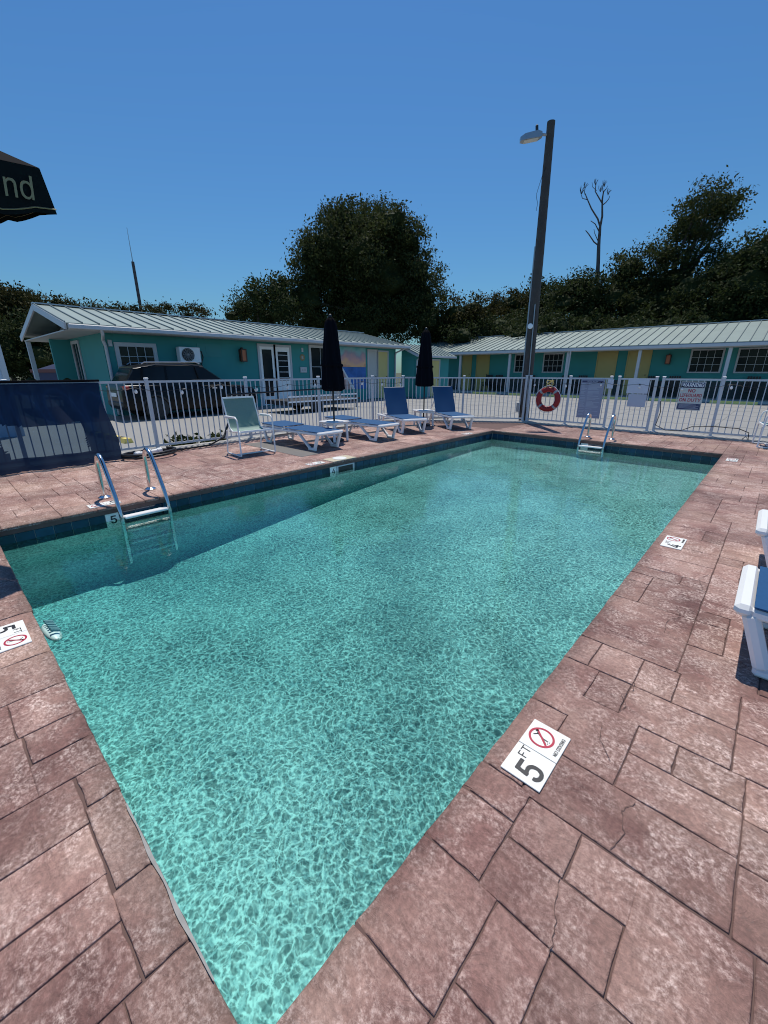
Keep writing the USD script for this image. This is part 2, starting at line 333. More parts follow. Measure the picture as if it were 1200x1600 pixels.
# ------------------------------------------------------------------ ground, lot, deck, pool
FX, FY = -8.25, 11.75                                    # fence lines
LOT = -.08
deck_poly = Polygon([(-8.12, -3.2), (3.0, -3.2), (3.0, 11.62), (-5.25, 11.62), (-8.12, 9.70)])
pool_rect = sbox(PX0, PY0, PX1, PY1)
curb_poly = Polygon([(-8.38, -3.2), (3.0, -3.2), (3.0, 11.86), (-5.32, 11.86), (-8.38, 9.82)]).difference(deck_poly.buffer(.0))
outer = Polygon([(-8.37, -3.19), (2.99, -3.19), (2.99, 11.85), (-5.31, 11.85), (-8.37, 9.81)])
lot_poly = sbox(-40, -14, 14, 27.9).difference(outer)
ground_poly = sbox(-260, -200, 240, 320).difference(sbox(-39.9, -13.9, 13.9, 27.8))
struct('ground', MB().prism(ground_poly, -.5, LOT - .012), M_ground)
struct('parking_lot', MB().prism(lot_poly, -.6, LOT), M_lot)
lot_joint = MB()
for k in range(7): lot_joint.b(-16.5, 13, 13.2 + 2.1 * k, 13.215 + 2.1 * k, LOT - .01, LOT + .004)
for k in range(9): lot_joint.b(-13.2 + 3 * k, -13.185 + 3 * k, 12, 26, LOT - .01, LOT + .0045)
struct('lot_joint', lot_joint, mat('lot_joint_dark', (.2, .195, .18), .9, .1))
curb = curb_poly if curb_poly.geom_type == 'Polygon' else max(curb_poly.geoms, key=lambda g: g.area)
struct('deck_curb', MB().prism(curb, -.5, .035), M_curb)

deck = UsdGeom.Xform.Define(stage, '/World/pool_deck').GetPrim(); tag(deck, kind='structure')
slab = deck_poly.buffer(-.002).difference(pool_rect.buffer(.007, join_style=2))
sl = MB()
sl.prism(slab, -.075, -.0065)
sl.prism(slab.difference(pool_rect.buffer(.06, join_style=2)), -.5, -.0755)
sl.build('deck_slab', M_joint, deck)

def stone(r, hi):
    x0, x1, y0, y1 = r; g = .0023
    x0, x1, y0, y1 = x0 + g, x1 - g, y0 + g, y1 - g
    n = 5 if hi else 2
    side = []
    for (a, b) in (((x0, y0), (x1, y0)), ((x1, y0), (x1, y1)), ((x1, y1), (x0, y1)), ((x0, y1), (x0, y0))):
        for k in range(n): side.append(np.array(a) + (np.array(b) - a) * k / n)
    P = np.array(side); c = P.mean(0); N = len(P)
    P = P + nrng.normal(0, .0013 if hi else .001, P.shape)
    out = P - c; 
    shr = lambda d: c + out * (1 - d / np.maximum(np.abs(out).max(1, keepdims=True), .02))
    tilt = nrng.normal(0, .0025, 2)
    zt = lambda Q, z: np.c_[Q, z + (Q - c) @ tilt * .6]
    lip = np.maximum(np.abs(P[:, 0] - (PX0 + PX1) / 2) - (PX1 - PX0) / 2, np.abs(P[:, 1] - (PY0 + PY1) / 2) - (PY1 - PY0) / 2) < .012
    dz = lambda Q, z, d: zt(Q, z) - np.c_[np.zeros((N, 2)), lip * d]
    R = [np.c_[P, np.full(N, -.016) - lip * .014], dz(shr(.0), -.0035, .012), dz(shr(.003), -.0010, .0065), dz(shr(.008), 0, .0025)]
    if hi: R.append(zt(shr(.035), nrng.normal(.0004, .0009, N)))
    V = np.vstack(R + [[[c[0], c[1], .0006]]]); F = []
    for i in range(len(R) - 1):
        for k in range(N):
            l = (k + 1) % N
            F += [[i * N + k, i * N + l, (i + 1) * N + l], [i * N + k, (i + 1) * N + l, (i + 1) * N + k]]
    o = (len(R) - 1) * N
    for k in range(N): F.append([o + k, o + (k + 1) % N, len(V) - 1])
    return V, np.array(F)

manual = [  # x0, x1, y0, y1: the slate pattern stamped into the deck beside the camera
 (-.537, -.335, .769, .992), (-.537, -.335, .992, 1.130), (-.537, -.372, 1.130, 1.57), (-.537, -.36, 1.57, 1.965), (-.537, -.416, 1.965, 2.21),
 (-.335, -.157, .942, 1.112), (-.157, .012, .942, 1.108), (-.335, .005, .762, .942), (.005, .265, .762, 1.106), (-.537, -.272, .46, .769),
 (-.272, -.118, .545, .762), (-.118, .265, .40, .762), (-.272, -.118, .22, .545), (-.537, -.272, .153, .46), (-.118, .265, .1, .40),
 (-.372, .215, 1.112, 1.357), (-.372, -.132, 1.357, 1.735), (-.132, .215, 1.357, 1.548), (-.132, .010, 1.548, 1.717), (.010, .215, 1.548, 1.717),
 (-.36, -.216, 1.735, 1.962), (-.216, .17, 1.717, 1.962), (-.416, -.215, 1.965, 2.21), (-.215, -.06, 1.962, 2.21), (-.06, .17, 1.962, 2.29),
 (.215, .44, 1.106, 1.34), (.215, .60, 1.34, 1.52), (.44, .75, 1.106, 1.34), (.215, .45, 1.52, 1.717), (.45, .75, 1.52, 1.95), (.17, .45, 1.717, 1.95), (.17, .30, 1.95, 2.29), (.30, .62, 1.95, 2.29),
 (.265, .50, .762, 1.106), (.265, .55, .40, .762), (.60, .75, 1.34, 1.52),
 (-1.958, -1.77, -.047, .153), (-1.77, -1.592, -.055, .153), (-1.958, -1.592, -.36, -.05), (-1.592, -1.428, .052, .153), (-1.428, -1.087, .043, .153), (-1.087, -.826, .032, .153),
 (-1.592, -1.361, -.42, .047), (-1.361, -1.157, -.40, .042), (-1.157, -.997, -.45, .036), (-.997, -.826, -.45, .031), (-.826, -.537, -.015, .153), (-.826, -.52, -.38, -.015),
 (-.52, -.25, -.3, .153), (-2.226, -1.958, -.066, .153), (-2.226, -1.958, -.38, -.066), (-2.226, -1.592, -.62, -.38),
 (-2.56, -2.226, -.10, .153), (-2.56, -2.226, -.40, -.10), (-3.12, -2.56, -.13, .153), (-2.86, -2.56, -.5, -.13), (-3.12, -2.86, -.5, -.13)]
def pack(x0, y0, nx, ny, cell=.1525, skip=None):
    occ = np.zeros((nx, ny), bool); out = []
    sizes = [(2, 2), (3, 2), (2, 1), (2, 3), (1, 1), (3, 1), (1, 2), (3, 3), (4, 2), (2, 2), (3, 2)]
    for j in range(ny):
        for i in range(nx):
            if occ[i, j]: continue
            for (a, b) in rng.sample(sizes, len(sizes)) + [(1, 1)]:
                if i + a <= nx and j + b <= ny and not occ[i:i + a, j:j + b].any():
                    if (a, b) == (1, 1) and rng.random() < .6 and i + 1 < nx and not occ[i + 1, j]: continue
                    occ[i:i + a, j:j + b] = True
                    out.append((x0 + i * cell, x0 + (i + a) * cell, y0 + j * cell, y0 + (j + b) * cell)); break
    return out
stones = list(manual)
s_right = [r for r in pack(PX1, 2.21, 17, 62, (9.55 + .0 - 2.21) / 48)]
stones += [r for r in s_right if not (r[0] < .625 and r[2] < 2.28 and r[0] > -.07)]
stones += [(a, b, max(c, 2.29), d) for a, b, c, d in s_right if (a < .625 and c < 2.28 and a > -.07) and d > 2.33]
stones += pack(-8.10, -1.2, 19, 70, .1571)
stones += pack(PX0, 9.55, 30, 13, .1526)
stones += pack(-5.115, -.76, 13, 6, .1530)
stones = [r for r in stones if deck_poly.buffer(.01).contains(sbox(*[r[0], r[2], r[1], r[3]])) or deck_poly.intersection(sbox(r[0], r[2], r[1], r[3])).area > .97 * (r[1] - r[0]) * (r[3] - r[2])]
def seen(r):
    c = np.array([(r[0] + r[1]) / 2, (r[2] + r[3]) / 2, -EYE]); d = c @ Fv
    if d < .3: return 0
    u, v = 600 + FPX * (c @ Rv) / d, 800 - FPX * (c @ Uv) / d
    if not (-80 < u < 1280 and v < 1720): return 0
    return (r[1] - r[0]) * (r[3] - r[2]) * EYE / np.linalg.norm(c) ** 3
order = sorted(stones, key=lambda r: -seen(r))
rest = MB()
for k, r in enumerate(order):
    V, Fc = stone(r, k < 150)
    if k < 300 and seen(r) > 0:
        MB().add(V, Fc).build('paving_stone', M_stone, deck, smooth=50 if k < 150 else False)
    else: rest.add(V, Fc)
tag(rest.build('far_paving_stones', M_stone_far, deck), kind='stuff')
# hairline cracks that run through the stones
def ribbon(pts, w, z):
    P = np.asarray(pts, float); Q = []
    for a, b in zip(P[:-1], P[1:]):
        for t in np.arange(0, 1, .2): Q.append(a + (b - a) * t)
    Q.append(P[-1]); Q = np.array(Q); Q[1:-1] += nrng.normal(0, .0025, Q[1:-1].shape)
    Tn = np.gradient(Q, axis=0); Nn = np.c_[-Tn[:, 1], Tn[:, 0]]; Nn /= np.linalg.norm(Nn, axis=1, keepdims=True)
    ww = (w * (.5 + nrng.random(len(Q))))[:, None]
    A, B = Q + Nn * ww / 2, Q - Nn * ww / 2; n = len(Q)
    V = np.vstack([np.c_[A, np.full(n, z)], np.c_[B, np.full(n, z)]])
    return V, [[i, n + i, n + i + 1] for i in range(n - 1)] + [[i, n + i + 1, i + 1] for i in range(n - 1)]
for pts in ([(-.164, .936), (-.15, .86), (-.128, .80), (-.12, .75)], [(-.06, 1.335), (-.085, 1.27), (-.06, 1.2), (-.08, 1.12)], [(-.215, 2.0), (-.2, 1.93), (-.235, 1.86), (-.2, 1.80), (-.215, 1.735)],
            [(-.25, 1.62), (-.23, 1.53), (-.17, 1.45)], [(-.19, 2.9), (-.15, 2.8), (-.2, 2.7), (-.19, 2.55)], [(-.1, 3.6), (-.14, 3.45), (-.1, 3.3)]):
    MB().add(*ribbon(pts, .0020, .0040)).build('hairline_crack', M_joint, deck)
e0 = np.linspace(-1.34, -.70, 26)
we = .004 + .016 * meshkit.noise(np.c_[e0 * 9, e0 * 0, e0 * 0], 4) * np.sin(np.linspace(0, math.pi, 26)) ** .4
V = np.vstack([np.c_[e0, np.full(26, .1490), np.full(26, .0032)], np.c_[e0, .149 - we, np.full(26, .0034)]])
MB().add(V, [[k, 26 + k, 27 + k] for k in range(25)] + [[k, 27 + k, k + 1] for k in range(25)]).build('worn_edge', mat('worn_grey', (.30, .29, .27), .85, .2, 20), deck)
MB().b(-7.78, -5.85, 4.22, 4.60, -.02, .0055).build('concrete_patch', mat('grey_patch', (.16, .15, .14), .9, .1), deck, label='grey concrete strip between the paving stones')

pool = UsdGeom.Xform.Define(stage, '/World/swimming_pool').GetPrim(); tag(pool, kind='structure')
wx0, wx1, wy0, wy1 = PX0 - .025, PX1 + .025, PY0 - .025, PY1 + .025
def floor_z(y): return float(np.interp(y, [1.6, 3.0, 4.4, 6.2, 8.4], [-.80, -.68, -.56, -.46, -.38]))
ys = np.linspace(wy0, wy1, 41); cr = .14                              # floor with a rounded foot against the walls
V = []; prof = [(0, -.07), (0, None)] 
def ring(y):
    z = floor_z(y)
    e = min(y - wy0, wy1 - y); lift = 0
    if e < cr: lift = cr - math.sqrt(max(cr ** 2 - (cr - e) ** 2, 0))
    out = []
    for k in range(6):
        a = k / 5 * math.pi / 2; out.append((wx0 + cr * (1 - math.sin(a)), z + cr * (1 - math.cos(a))))
    out = out[::-1]
    other = [(wx0 + wx1 - x, zz) for x, zz in out[::-1]]
    return [(x, y, max(zz, z + lift)) for x, zz in out + other]
ys = np.r_[wy0 + cr * np.array([0, .05, .15, .3, .5, .75, 1]), np.linspace(wy0 + cr, wy1 - cr, 30)[1:-1], wy1 - cr * np.array([1, .75, .5, .3, .15, .05, 0])]
rows = [ring(y) for y in ys]; nr = len(rows[0])
V = np.array([p for r in rows for p in r]); F = []
for i in range(len(rows) - 1):
    for k in range(nr - 1):
        a = i * nr + k; F += [[a, a + 1, a + nr + 1], [a, a + nr + 1, a + nr]]
MB().add(V, F).build('pool_floor', M_plaster, pool, smooth=True)
w = MB(); zb = -1.75; th = .2
w.b(wx0 - th, wx0, wy0 - th, wy1 + th, zb, -.076).b(wx1, wx1 + th, wy0 - th, wy1 + th, zb, -.076).b(wx0, wx1, wy0 - th, wy0, zb, -.076).b(wx0, wx1, wy1, wy1 + th, zb, -.076)
w.build('pool_wall', M_plaster, pool)
def tile_band(axis, fixed, a0, a1, sgn):
    n = int(round((a1 - a0) / .1525)); st = (a1 - a0) / n
    g = MB()
    if axis == 'y': g.b(fixed, fixed + sgn * .004, a0, a1, -.232, -.0765)
    else: g.b(a0, a1, fixed, fixed + sgn * .004, -.232, -.0765)
    g.build('grout_bed', M_grout, pool)
    for k in range(n):
        p, q = a0 + k * st + .0025, a0 + (k + 1) * st - .0025; m = MB()
        if axis == 'y': m.box([fixed + sgn * .006, (p + q) / 2, -.154], [.008, q - p, .148], bev=.002)
        else: m.box([(p + q) / 2, fixed + sgn * .006, -.154], [q - p, .008, .148], bev=.002)
        t = k
        white = (axis == 'y' and sgn > 0 and k in (6, 27)) or (axis == 'x' and sgn < 0 and k == 14)
        m.build('waterline_tile', M_tile_white if white else M_tileblue, pool, label='white depth tile' if white else None)
tile_band('y', wx0, wy0 + .012, wy1 - .012, 1); tile_band('y', wx1, wy0 + .012, wy1 - .012, -1)
tile_band('x', wy1, wx0 + .012, wx1 - .012, -1); tile_band('x', wy0, wx0 + .012, wx1 - .012, 1)
def text(s, h, bold=False, depth=.001): return meshkit.text_mesh(s, h, depth, bold)
def centred(t):
    b = t.bounds.mean(0); t.apply_translation([-b[0], -b[1], 0]); return t
stp = (wy1 - wy0 - .024) / round((wy1 - wy0 - .024) / .1525)
for k, s in ((6, '5'), (27, '4')):
    t = centred(text(s, .085, True)); t.apply_transform(frame([wx0 + .0105, wy0 + .012 + (k + .5) * stp, -.152], [0, 1, 0], [0, 0, 1], [1, 0, 0]))
    MB().tri(t).build('depth_number', M_ink, pool)
sk = MB()                                                     # skimmer mouth on the left wall
yc = 4.58
for a, b, c, d in ((-.20, .20, -.225, -.195), (-.20, .20, -.095, -.0765), (-.20, -.165, -.195, -.095), (.165, .20, -.195, -.095)):
    sk.b(wx0 + .0102, wx0 + .022, yc + a, yc + b, c, d)
sk.build('skimmer_frame', M_trim, pool); MB().b(wx0 + .0103, wx0 + .0125, yc - .165, yc + .165, -.195, -.095).build('skimmer_mouth', M_dark, pool)

WZ = -.165
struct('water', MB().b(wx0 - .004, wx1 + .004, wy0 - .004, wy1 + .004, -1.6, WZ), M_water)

# ------------------------------------------------------------------ left office building
BX = -16.9
lb = thing('motel_office', 'teal stuccoed motel wing with ribbed metal roof behind the parked car', 'building', (0, 0, LOT))
Z = lambda z: z - LOT
wall = MB()
wall.b(BX - 7.2, BX, 4.5, 19.25, 0, Z(2.62)).b(-21.25, -21.1, 3.85, 4.498, 0, Z(2.58))
wall.build('wall', M_teal, lb)
gab = Polygon([(-16.92, Z(2.625)), (-24.0, Z(2.625)), (-20.1, Z(3.50))])
MB().prism(gab, 0, .12, frame([0, 4.62, 0], [1, 0, 0], [0, 0, 1], [0, -1, 0])).build('gable_wall', M_trim, lb)
roof = node(lb, 'roof')
def roof_plane(parent, e0, e1, r0, r1, n, th=.03, panel='roof_panel'):
    """standing seam sheets between the eave e0-e1 and the ridge r0-r1"""
    e0, e1, r0, r1 = map(lambda a: np.array(a, float), (e0, e1, r0, r1))
    nrm = np.cross(e1 - e0, r0 - e0); nrm /= np.linalg.norm(nrm); nrm *= np.sign(nrm[2])
    for k in range(n):
        a, b = k / n, (k + 1) / n
        q = [e0 + (e1 - e0) * a, e0 + (e1 - e0) * b, r0 + (r1 - r0) * b, r0 + (r1 - r0) * a]
        g = (e1 - e0) / np.linalg.norm(e1 - e0) * .004
        q = [q[0] + g, q[1] - g, q[2] - g, q[3] + g]
        V = np.array(q + [p - nrm * th for p in q])
        F = [[0, 1, 2], [0, 2, 3], [4, 6, 5], [4, 7, 6]] + [f for i in range(4) for f in ([i, 4 + i, 4 + (i + 1) % 4], [i, 4 + (i + 1) % 4, (i + 1) % 4])]
        t = trimesh.Trimesh(V, F); t.fix_normals()
        m = MB().tri(t)
        m.build(panel, M_roof, parent)
        s = MB(); s.bar(q[0] + nrm * .022 - g, q[3] + nrm * .022 - g, .028, .042, up=nrm)
        s.build('roof_seam', M_rib, parent)
EV, RG = Z(2.80), Z(3.66)
roof_plane(roof, (-16.25, 3.45, EV), (-16.25, 19.7, EV), (-20.1, 3.45, RG), (-20.1, 19.7, RG), 36)
roof_plane(roof, (-24.1, 3.45, EV), (-24.1, 19.7, EV), (-20.1, 3.45, RG - .003), (-20.1, 19.7, RG - .003), 12)
m = MB(); m.bar((-20.1, 3.42, RG + .03), (-20.1, 19.72, RG + .03), .30, .035); m.build('ridge_cap', M_trim, roof)
fm = MB(); fm.b(-16.25, -16.12, 3.5, 19.7, EV - .17, EV - .035, bev=.02); fm.build('gutter', M_trim, roof)
fm = MB(); fm.b(-16.85, -16.27, 3.5, 19.68, EV - .19, EV - .16); fm.b(-24.0, -16.3, 3.5, 4.49, EV - .195, EV - .165); fm.build('soffit', M_soffit, roof)
for s, x in ((1, -16.25), (-1, -24.1)):
    MB().bar((x, 3.44, EV - .10), (-20.1, 3.44, RG - .10), .05, .2).build('rake_board', M_trim, roof)
ds = MB(); ds.tube([(-16.16, 4.35, EV - .12), (-16.3, 4.4, EV - .28), (-16.78, 4.5, EV - .42), (-16.84, 4.56, EV - .6), (-16.84, 4.56, .05)], .05, 8); ds.build('downspout', M_trim, lb)
ds = MB(); ds.tube([(-16.2, 19.35, EV - .15), (-16.8, 19.18, EV - .38), (-16.84, 19.16, EV - .5), (-16.84, 19.16, .05)], .045, 8); ds.build('downspout', M_trim, lb)
MB().b(-23.75, -23.6, 3.5, 3.65, 0, EV - .2).build('porch_post', M_trim, lb)

def window(parent, o, x, n, w, h, cols, rws, fr=.10, trim=M_trim, name='window', blind=0):
    """a window on a wall: o lower left corner, x along the wall, n outwards"""
    x, n = np.array(x, float), np.array(n, float); Mx = frame(o, x, n, [0, 0, 1])
    f = MB()
    f.b(-fr, w + fr, .002, .045, h, h + fr).b(-fr, w + fr, .002, .06, -fr * .8, 0).b(-fr, 0, .002, .045, 0, h).b(w, w + fr, .002, .045, 0, h)
    fp = f.move(Mx).build(name, trim, parent)
    cw, chh = w / cols, h / rws
    MB().b(0, w, .001, .010, 0, h).move(Mx).build('pane', M_glass, fp)
    g = MB()
    for i in range(1, cols): g.b(i * cw - .010, i * cw + .010, .0105, .024, 0, h)
    for j in range(1, rws): g.b(0, w, .0106, .0225, j * chh - .010, j * chh + .010)
    if cols * rws > 1: g.move(Mx).build('muntin', trim, fp)
    return fp
window(lb, (BX, 4.95, Z(.95)), (0, 1, 0), (1, 0, 0), 1.08, 1.26, 4, 4, .13)
window(lb, (-20.75, 4.5, Z(.95)), (1, 0, 0), (0, -1, 0), .85, 1.45, 2, 1, .11)
window(lb, (BX, 13.1, Z(.75)), (0, 1, 0), (1, 0, 0), 1.15, 1.72, 2, 2, .12)
def door(parent, o, x, n, w, h, mt, glass=None, fr=.08, trim=M_trim, knob=True):
    Mx = frame(o, np.array(x, float), np.array(n, float), [0, 0, 1])
    f = MB().b(-fr, w + fr, .002, .05, h, h + fr).b(-fr, 0, .002, .05, 0, h).b(w, w + fr, .002, .05, 0, h)
    if trim is not None: f.move(Mx).build('door_frame', trim, parent)
    d = MB().b(.004, w - .004, .0015, .030, .01, h - .004).move(Mx).build('door', mt, parent)
    if glass:
        g0, g1 = glass; MB().b(w * .16, w * .84, .0302, .036, h * g0, h * g1).move(Mx).build('pane', M_glass, d)
        lv = MB()
        for k in range(5): lv.b(w * .17, w * .83, .0362, .044, h * (g0 + (g1 - g0) * (k + .55) / 5.2), h * (g0 + (g1 - g0) * (k + .55) / 5.2) + .03)
        if mt is M_white and g0 > .3: lv.move(Mx).build('slat', M_trim, d)
    if knob: MB().box([w - .09, .055, h * .47], [.05, .05, .05], bev=.012).move(Mx).build('handle', M_dark, d)
# double door with a dark glazed leaf and a white leaf
door(lb, (BX, 10.34, .03), (0, 1, 0), (1, 0, 0), .70, Z(2.40), M_white, (.16, .95), .10)
door(lb, (BX, 11.12, .03), (0, 1, 0), (1, 0, 0), .76, Z(2.40), M_white, (.42, .92), .09)
door(lb, (BX, 17.0, .03), (0, 1, 0), (1, 0, 0), .62, Z(2.40), mat('grey_door', (.42, .43, .41), .5, .04), None, .10)
door(lb, (BX, 17.74, .03), (0, 1, 0), (1, 0, 0), .78, Z(2.40), mat('pale_yellow_door', (.52, .45, .18), .5, .04), None, .07)
# mural of a beach at sunset
mural = node(lb, 'mural')
MB().b(BX + .002, BX + .014, 14.62, 16.78, Z(.5), Z(2.60)).build('painted_sky', usdkit.material(stage, '/World/Looks/mural_sky', {
    'g': ('geometry', {}), 's': ('separate_xyz', {}), 'n': ('noise_texture', {'scale': 2.4, 'detail': 5.}), 'a': ('math', {'math_type': 'multiply_add', 'value2': .9, 'value3': -.45}), 'ad': ('math', {'math_type': 'add'}),
    'm': ('map_range', {'from_min': 1.55, 'from_max': 2.6}), 'r': ('rgb_ramp', {'ramp': [(0, (.50, .22, .16)), (.2, (.72, .42, .22)), (.42, (.52, .30, .30)), (.62, (.30, .28, .34)), (.8, (.22, .42, .44)), (1, (.10, .36, .38))]}),
    'p': ('principled_bsdf', {'roughness': .7})}, [('g.position', 's.vector'), ('g.position', 'n.vector'), ('n.fac', 'a.value1'), ('s.z', 'ad.value1'), ('a.value', 'ad.value2'), ('ad.value', 'm.value'), ('m.result', 'r.fac'), ('r.color', 'p.base_color')], surface='p.BSDF'), mural)
MB().prism([(14.62, Z(.5)), (16.78, Z(.5)), (16.78, Z(1.62)), (15.0, Z(1.62))], 0, .004, frame([BX + .0145, 0, 0], [0, 1, 0], [0, 0, 1], [1, 0, 0])).build('painted_sea', mat('mural_sea', (.03, .12, .36), .7, .35, 3), mural)
MB().prism([(14.64, Z(.5)), (15.75, Z(.5)), (15.0, Z(1.62)), (14.64, Z(1.62))], 0, .003, frame([BX + .019, 0, 0], [0, 1, 0], [0, 0, 1], [1, 0, 0])).build('painted_sand', mat('mural_sand', (.42, .27, .24), .7, .2, 3), mural)
MB().prism([(15.75, Z(.5)), (15.95, Z(.5)), (15.1, Z(1.58)), (15.0, Z(1.60))], 0, .003, frame([BX + .0195, 0, 0], [0, 1, 0], [0, 0, 1], [1, 0, 0])).build('painted_foam', mat('mural_foam', (.55, .6, .62), .7, .1), mural)
# utility board, room number, meter
ub = MB().b(BX + .001, BX + .018, 7.65, 8.60, Z(1.95), Z(2.42)).b(BX + .018, BX + .026, 7.98, 8.45, Z(2.05), Z(2.33)); ub.build('utility_panel', M_teal2, lb)
nb = node(lb, 'room_number')
MB().lathe([(.14, 0), (.15, .006), (.14, .012)], n=24).move(frame([BX + .002, 12.6, Z(2.02)], [0, 1, 0], [0, 0, 1], [1, 0, 0])).build('number_plate', M_gold, nb)
t = centred(text('8', .13, True)); t.apply_transform(frame([BX + .0145, 12.6, Z(2.02)], [0, 1, 0], [0, 0, 1], [1, 0, 0])); MB().tri(t).build('digit', M_trim, nb)
MB().b(BX + .002, BX + .03, 12.56, 12.66, Z(2.26), Z(2.44)).build('door_bell', M_trim, lb)
mb = MB().b(BX + .002, BX + .05, 12.42, 12.80, Z(1.35), Z(1.60), bev=.01).build('notice_board', M_trim, lb)
MB().b(BX + .0505, BX + .053, 12.5, 12.58, Z(1.42), Z(1.52)).b(BX + .0505, BX + .053, 12.64, 12.72, Z(1.42), Z(1.52)).build('notice_dots', M_grey_metal, mb)
MB().b(BX + .002, BX + .05, 4.05 + .6, 4.75 + .02, Z(2.2), Z(2.4)).build('eave_lamp', M_trim, lb)
for x, y in ((-22.6, 5.1),): pass

ac = thing('air_conditioner', 'white air conditioner outdoor unit with round fan hung on teal wall', 'air conditioner', (BX, 6.82, Z(1.72) + LOT))
MB().b(.06, .36, 0, .78, 0, .54, bev=.02).build('casing', M_white, ac)
MB().tube([(.375, .30 + .22 * math.cos(a), .27 + .22 * math.sin(a)) for a in np.linspace(0, 2 * math.pi, 25)[:-1]], .012, 6, True).build('fan_ring', M_dark, ac)
g = MB()
for rr in (.06, .11, .16): g.tube([(.368, .30 + rr * math.cos(a), .27 + rr * math.sin(a)) for a in np.linspace(0, 2 * math.pi, 19)[:-1]], .005, 4, True)
for a in np.linspace(0, math.pi, 7)[:-1]: g.bar((.370, .30 - .21 * math.cos(a), .27 - .21 * math.sin(a)), (.370, .30 + .21 * math.cos(a), .27 + .21 * math.sin(a)), .006)
g.build('grille', M_grey_metal, ac); MB().lathe([(.20, 0), (.20, .004)], n=24).move(frame([.3605, .30, .27], [0, 1, 0], [0, 0, 1], [1, 0, 0])).build('fan_opening', M_dark, ac)
MB().b(0, .34, .1, .14, -.06, -.005).b(0, .34, .64, .68, -.06, -.005).build('bracket', M_grey_metal, ac)
MB().tube([(.05, .8, .4), (.06, .95, .42), (.05, 1.0, .2), (.05, .9, -.05), (.04, .95, -.2)], .02, 6).build('pipe', M_dark, ac)
LAN = []
def lantern(loc, n, label):
    r = thing('wall_lantern', label, 'wall lamp', loc, 0 if n == 'x' else -math.pi / 2, 'lanterns on the motel walls')
    MB().b(.002, .16, -.02, .02, .50, .56).b(.10, .26, -.12, .12, .46, .50).b(.10, .26, -.12, .12, 0, .04).b(.10, .12, -.12, -.09, .04, .46).b(.10, .12, .09, .12, .04, .46).b(.24, .26, -.12, -.09, .04, .46).b(.24, .26, .09, .12, .04, .46).b(0.002, .1, -.11, .11, .02, .48).build('lantern_frame', M_brown, r)
    MB().b(.122, .238, -.088, .088, .042, .458).build('lantern_glass', M_orange, r)
lantern((BX, 9.48, 1.78), 'x', 'brown box lantern on teal office wall left of white door')
lantern((-5.05, 29.0, 1.78), 'y', 'brown box lantern on motel wall right of yellow doors')

# small shed at the far end
sh = thing('shed', 'small teal shed with white ribbed roof between the two motel wings', 'shed', (0, 0, LOT))
MB().b(-16.88, -15.75, 19.75, 23.0, 0, Z(2.25)).build('wall', M_teal, sh)
MB().prism([(-16.88, Z(2.252)), (-15.76, Z(2.252)), (-16.88, Z(2.78))], 0, .06, frame([0, 19.82, 0], [1, 0, 0], [0, 0, 1], [0, -1, 0])).build('gable_wall', M_teal2, sh)
rf = node(sh, 'roof')
roof_plane(rf, (-15.45, 19.55, Z(2.30)), (-15.45, 23.3, Z(2.30)), (-17.0, 19.55, Z(2.93)), (-17.0, 23.3, Z(2.93)), 10)
MB().bar((-15.45, 19.54, Z(2.22)), (-17.0, 19.54, Z(2.85)), .04, .12).build('rake_board', M_trim, rf)
MB().b(-15.45, -15.35, 19.6, 23.3, Z(2.16), Z(2.27), bev=.015).build('gutter', M_trim, rf)
MB().tube([(-15.42, 19.68, Z(2.2)), (-15.68, 19.72, Z(2.0)), (-15.70, 19.72, .05)], .04, 8).build('downspout', M_trim, sh)
door(sh, (-16.8, 19.75, .02), (1, 0, 0), (0, -1, 0), .95, Z(1.98), M_teal2, None, .05, None, False)
door(sh, (-15.75, 21.1, .02), (0, 1, 0), (1, 0, 0), .85, Z(2.0), mat('pale_yellow_door', (.52, .45, .18)), None, .08)

# ------------------------------------------------------------------ long motel wing at the back
MY, FYm = 29.0, 27.1
mo = thing('motel_wing', 'long low teal motel wing with yellow doors under porch roof', 'building', (0, 0, LOT))
MB().b(-22.5, 12, MY, MY + 5, 0, Z(2.72)).build('wall', M_teal, mo)
MB().b(-22.4, 12, MY - .025, MY - .001, .1, .98).build('base_board', M_wainscot, mo)  # dark strip painting the porch shade onto the lower wall
MB().b(-22.6, 12.1, FYm + .1, MY - .03, -.02, .12).build('walkway', M_walk, mo)
rf = node(mo, 'roof')
roof_plane(rf, (-22.8, FYm - .25, Z(2.74)), (12.2, FYm - .25, Z(2.74)), (-22.8, 31.6, Z(3.98)), (12.2, 31.6, Z(3.98)), 76)
MB().b(-22.8, 12.2, 31.62, 36.5, Z(2.8), Z(3.9)).build('rear_roof', M_roof, rf)
MB().bar((-22.8, 31.62, Z(4.01)), (12.2, 31.62, Z(4.01)), .3, .035).build('ridge_cap', M_trim, rf)
MB().b(-22.7, 12.1, FYm - .26, FYm - .14, Z(2.54), Z(2.705), bev=.02).build('gutter', M_trim, rf)
MB().b(-22.6, 12.0, FYm - .02, FYm + .12, Z(2.50), Z(2.70)).build('porch_beam', M_trim, mo)
MB().b(-22.6, 12.0, FYm + .13, MY - .002, Z(2.66), Z(2.69)).build('soffit', M_soffit, rf)
for x in (-21.4, -17.58, -13.73, -9.95, -6.12, -2.26, 1.6, 5.4):
    MB().box([x, FYm + .05, Z(2.5) / 2 + .06], [.15, .13, Z(2.5) - .13], bev=.01).build('porch_post', M_trim, mo)
for x in (-9.75,):
    MB().tube([(x, FYm - .2, Z(2.56)), (x - .05, FYm - .05, Z(2.3)), (x - .1, FYm - .06, .1)], .045, 8).build('downspout', M_trim, mo)
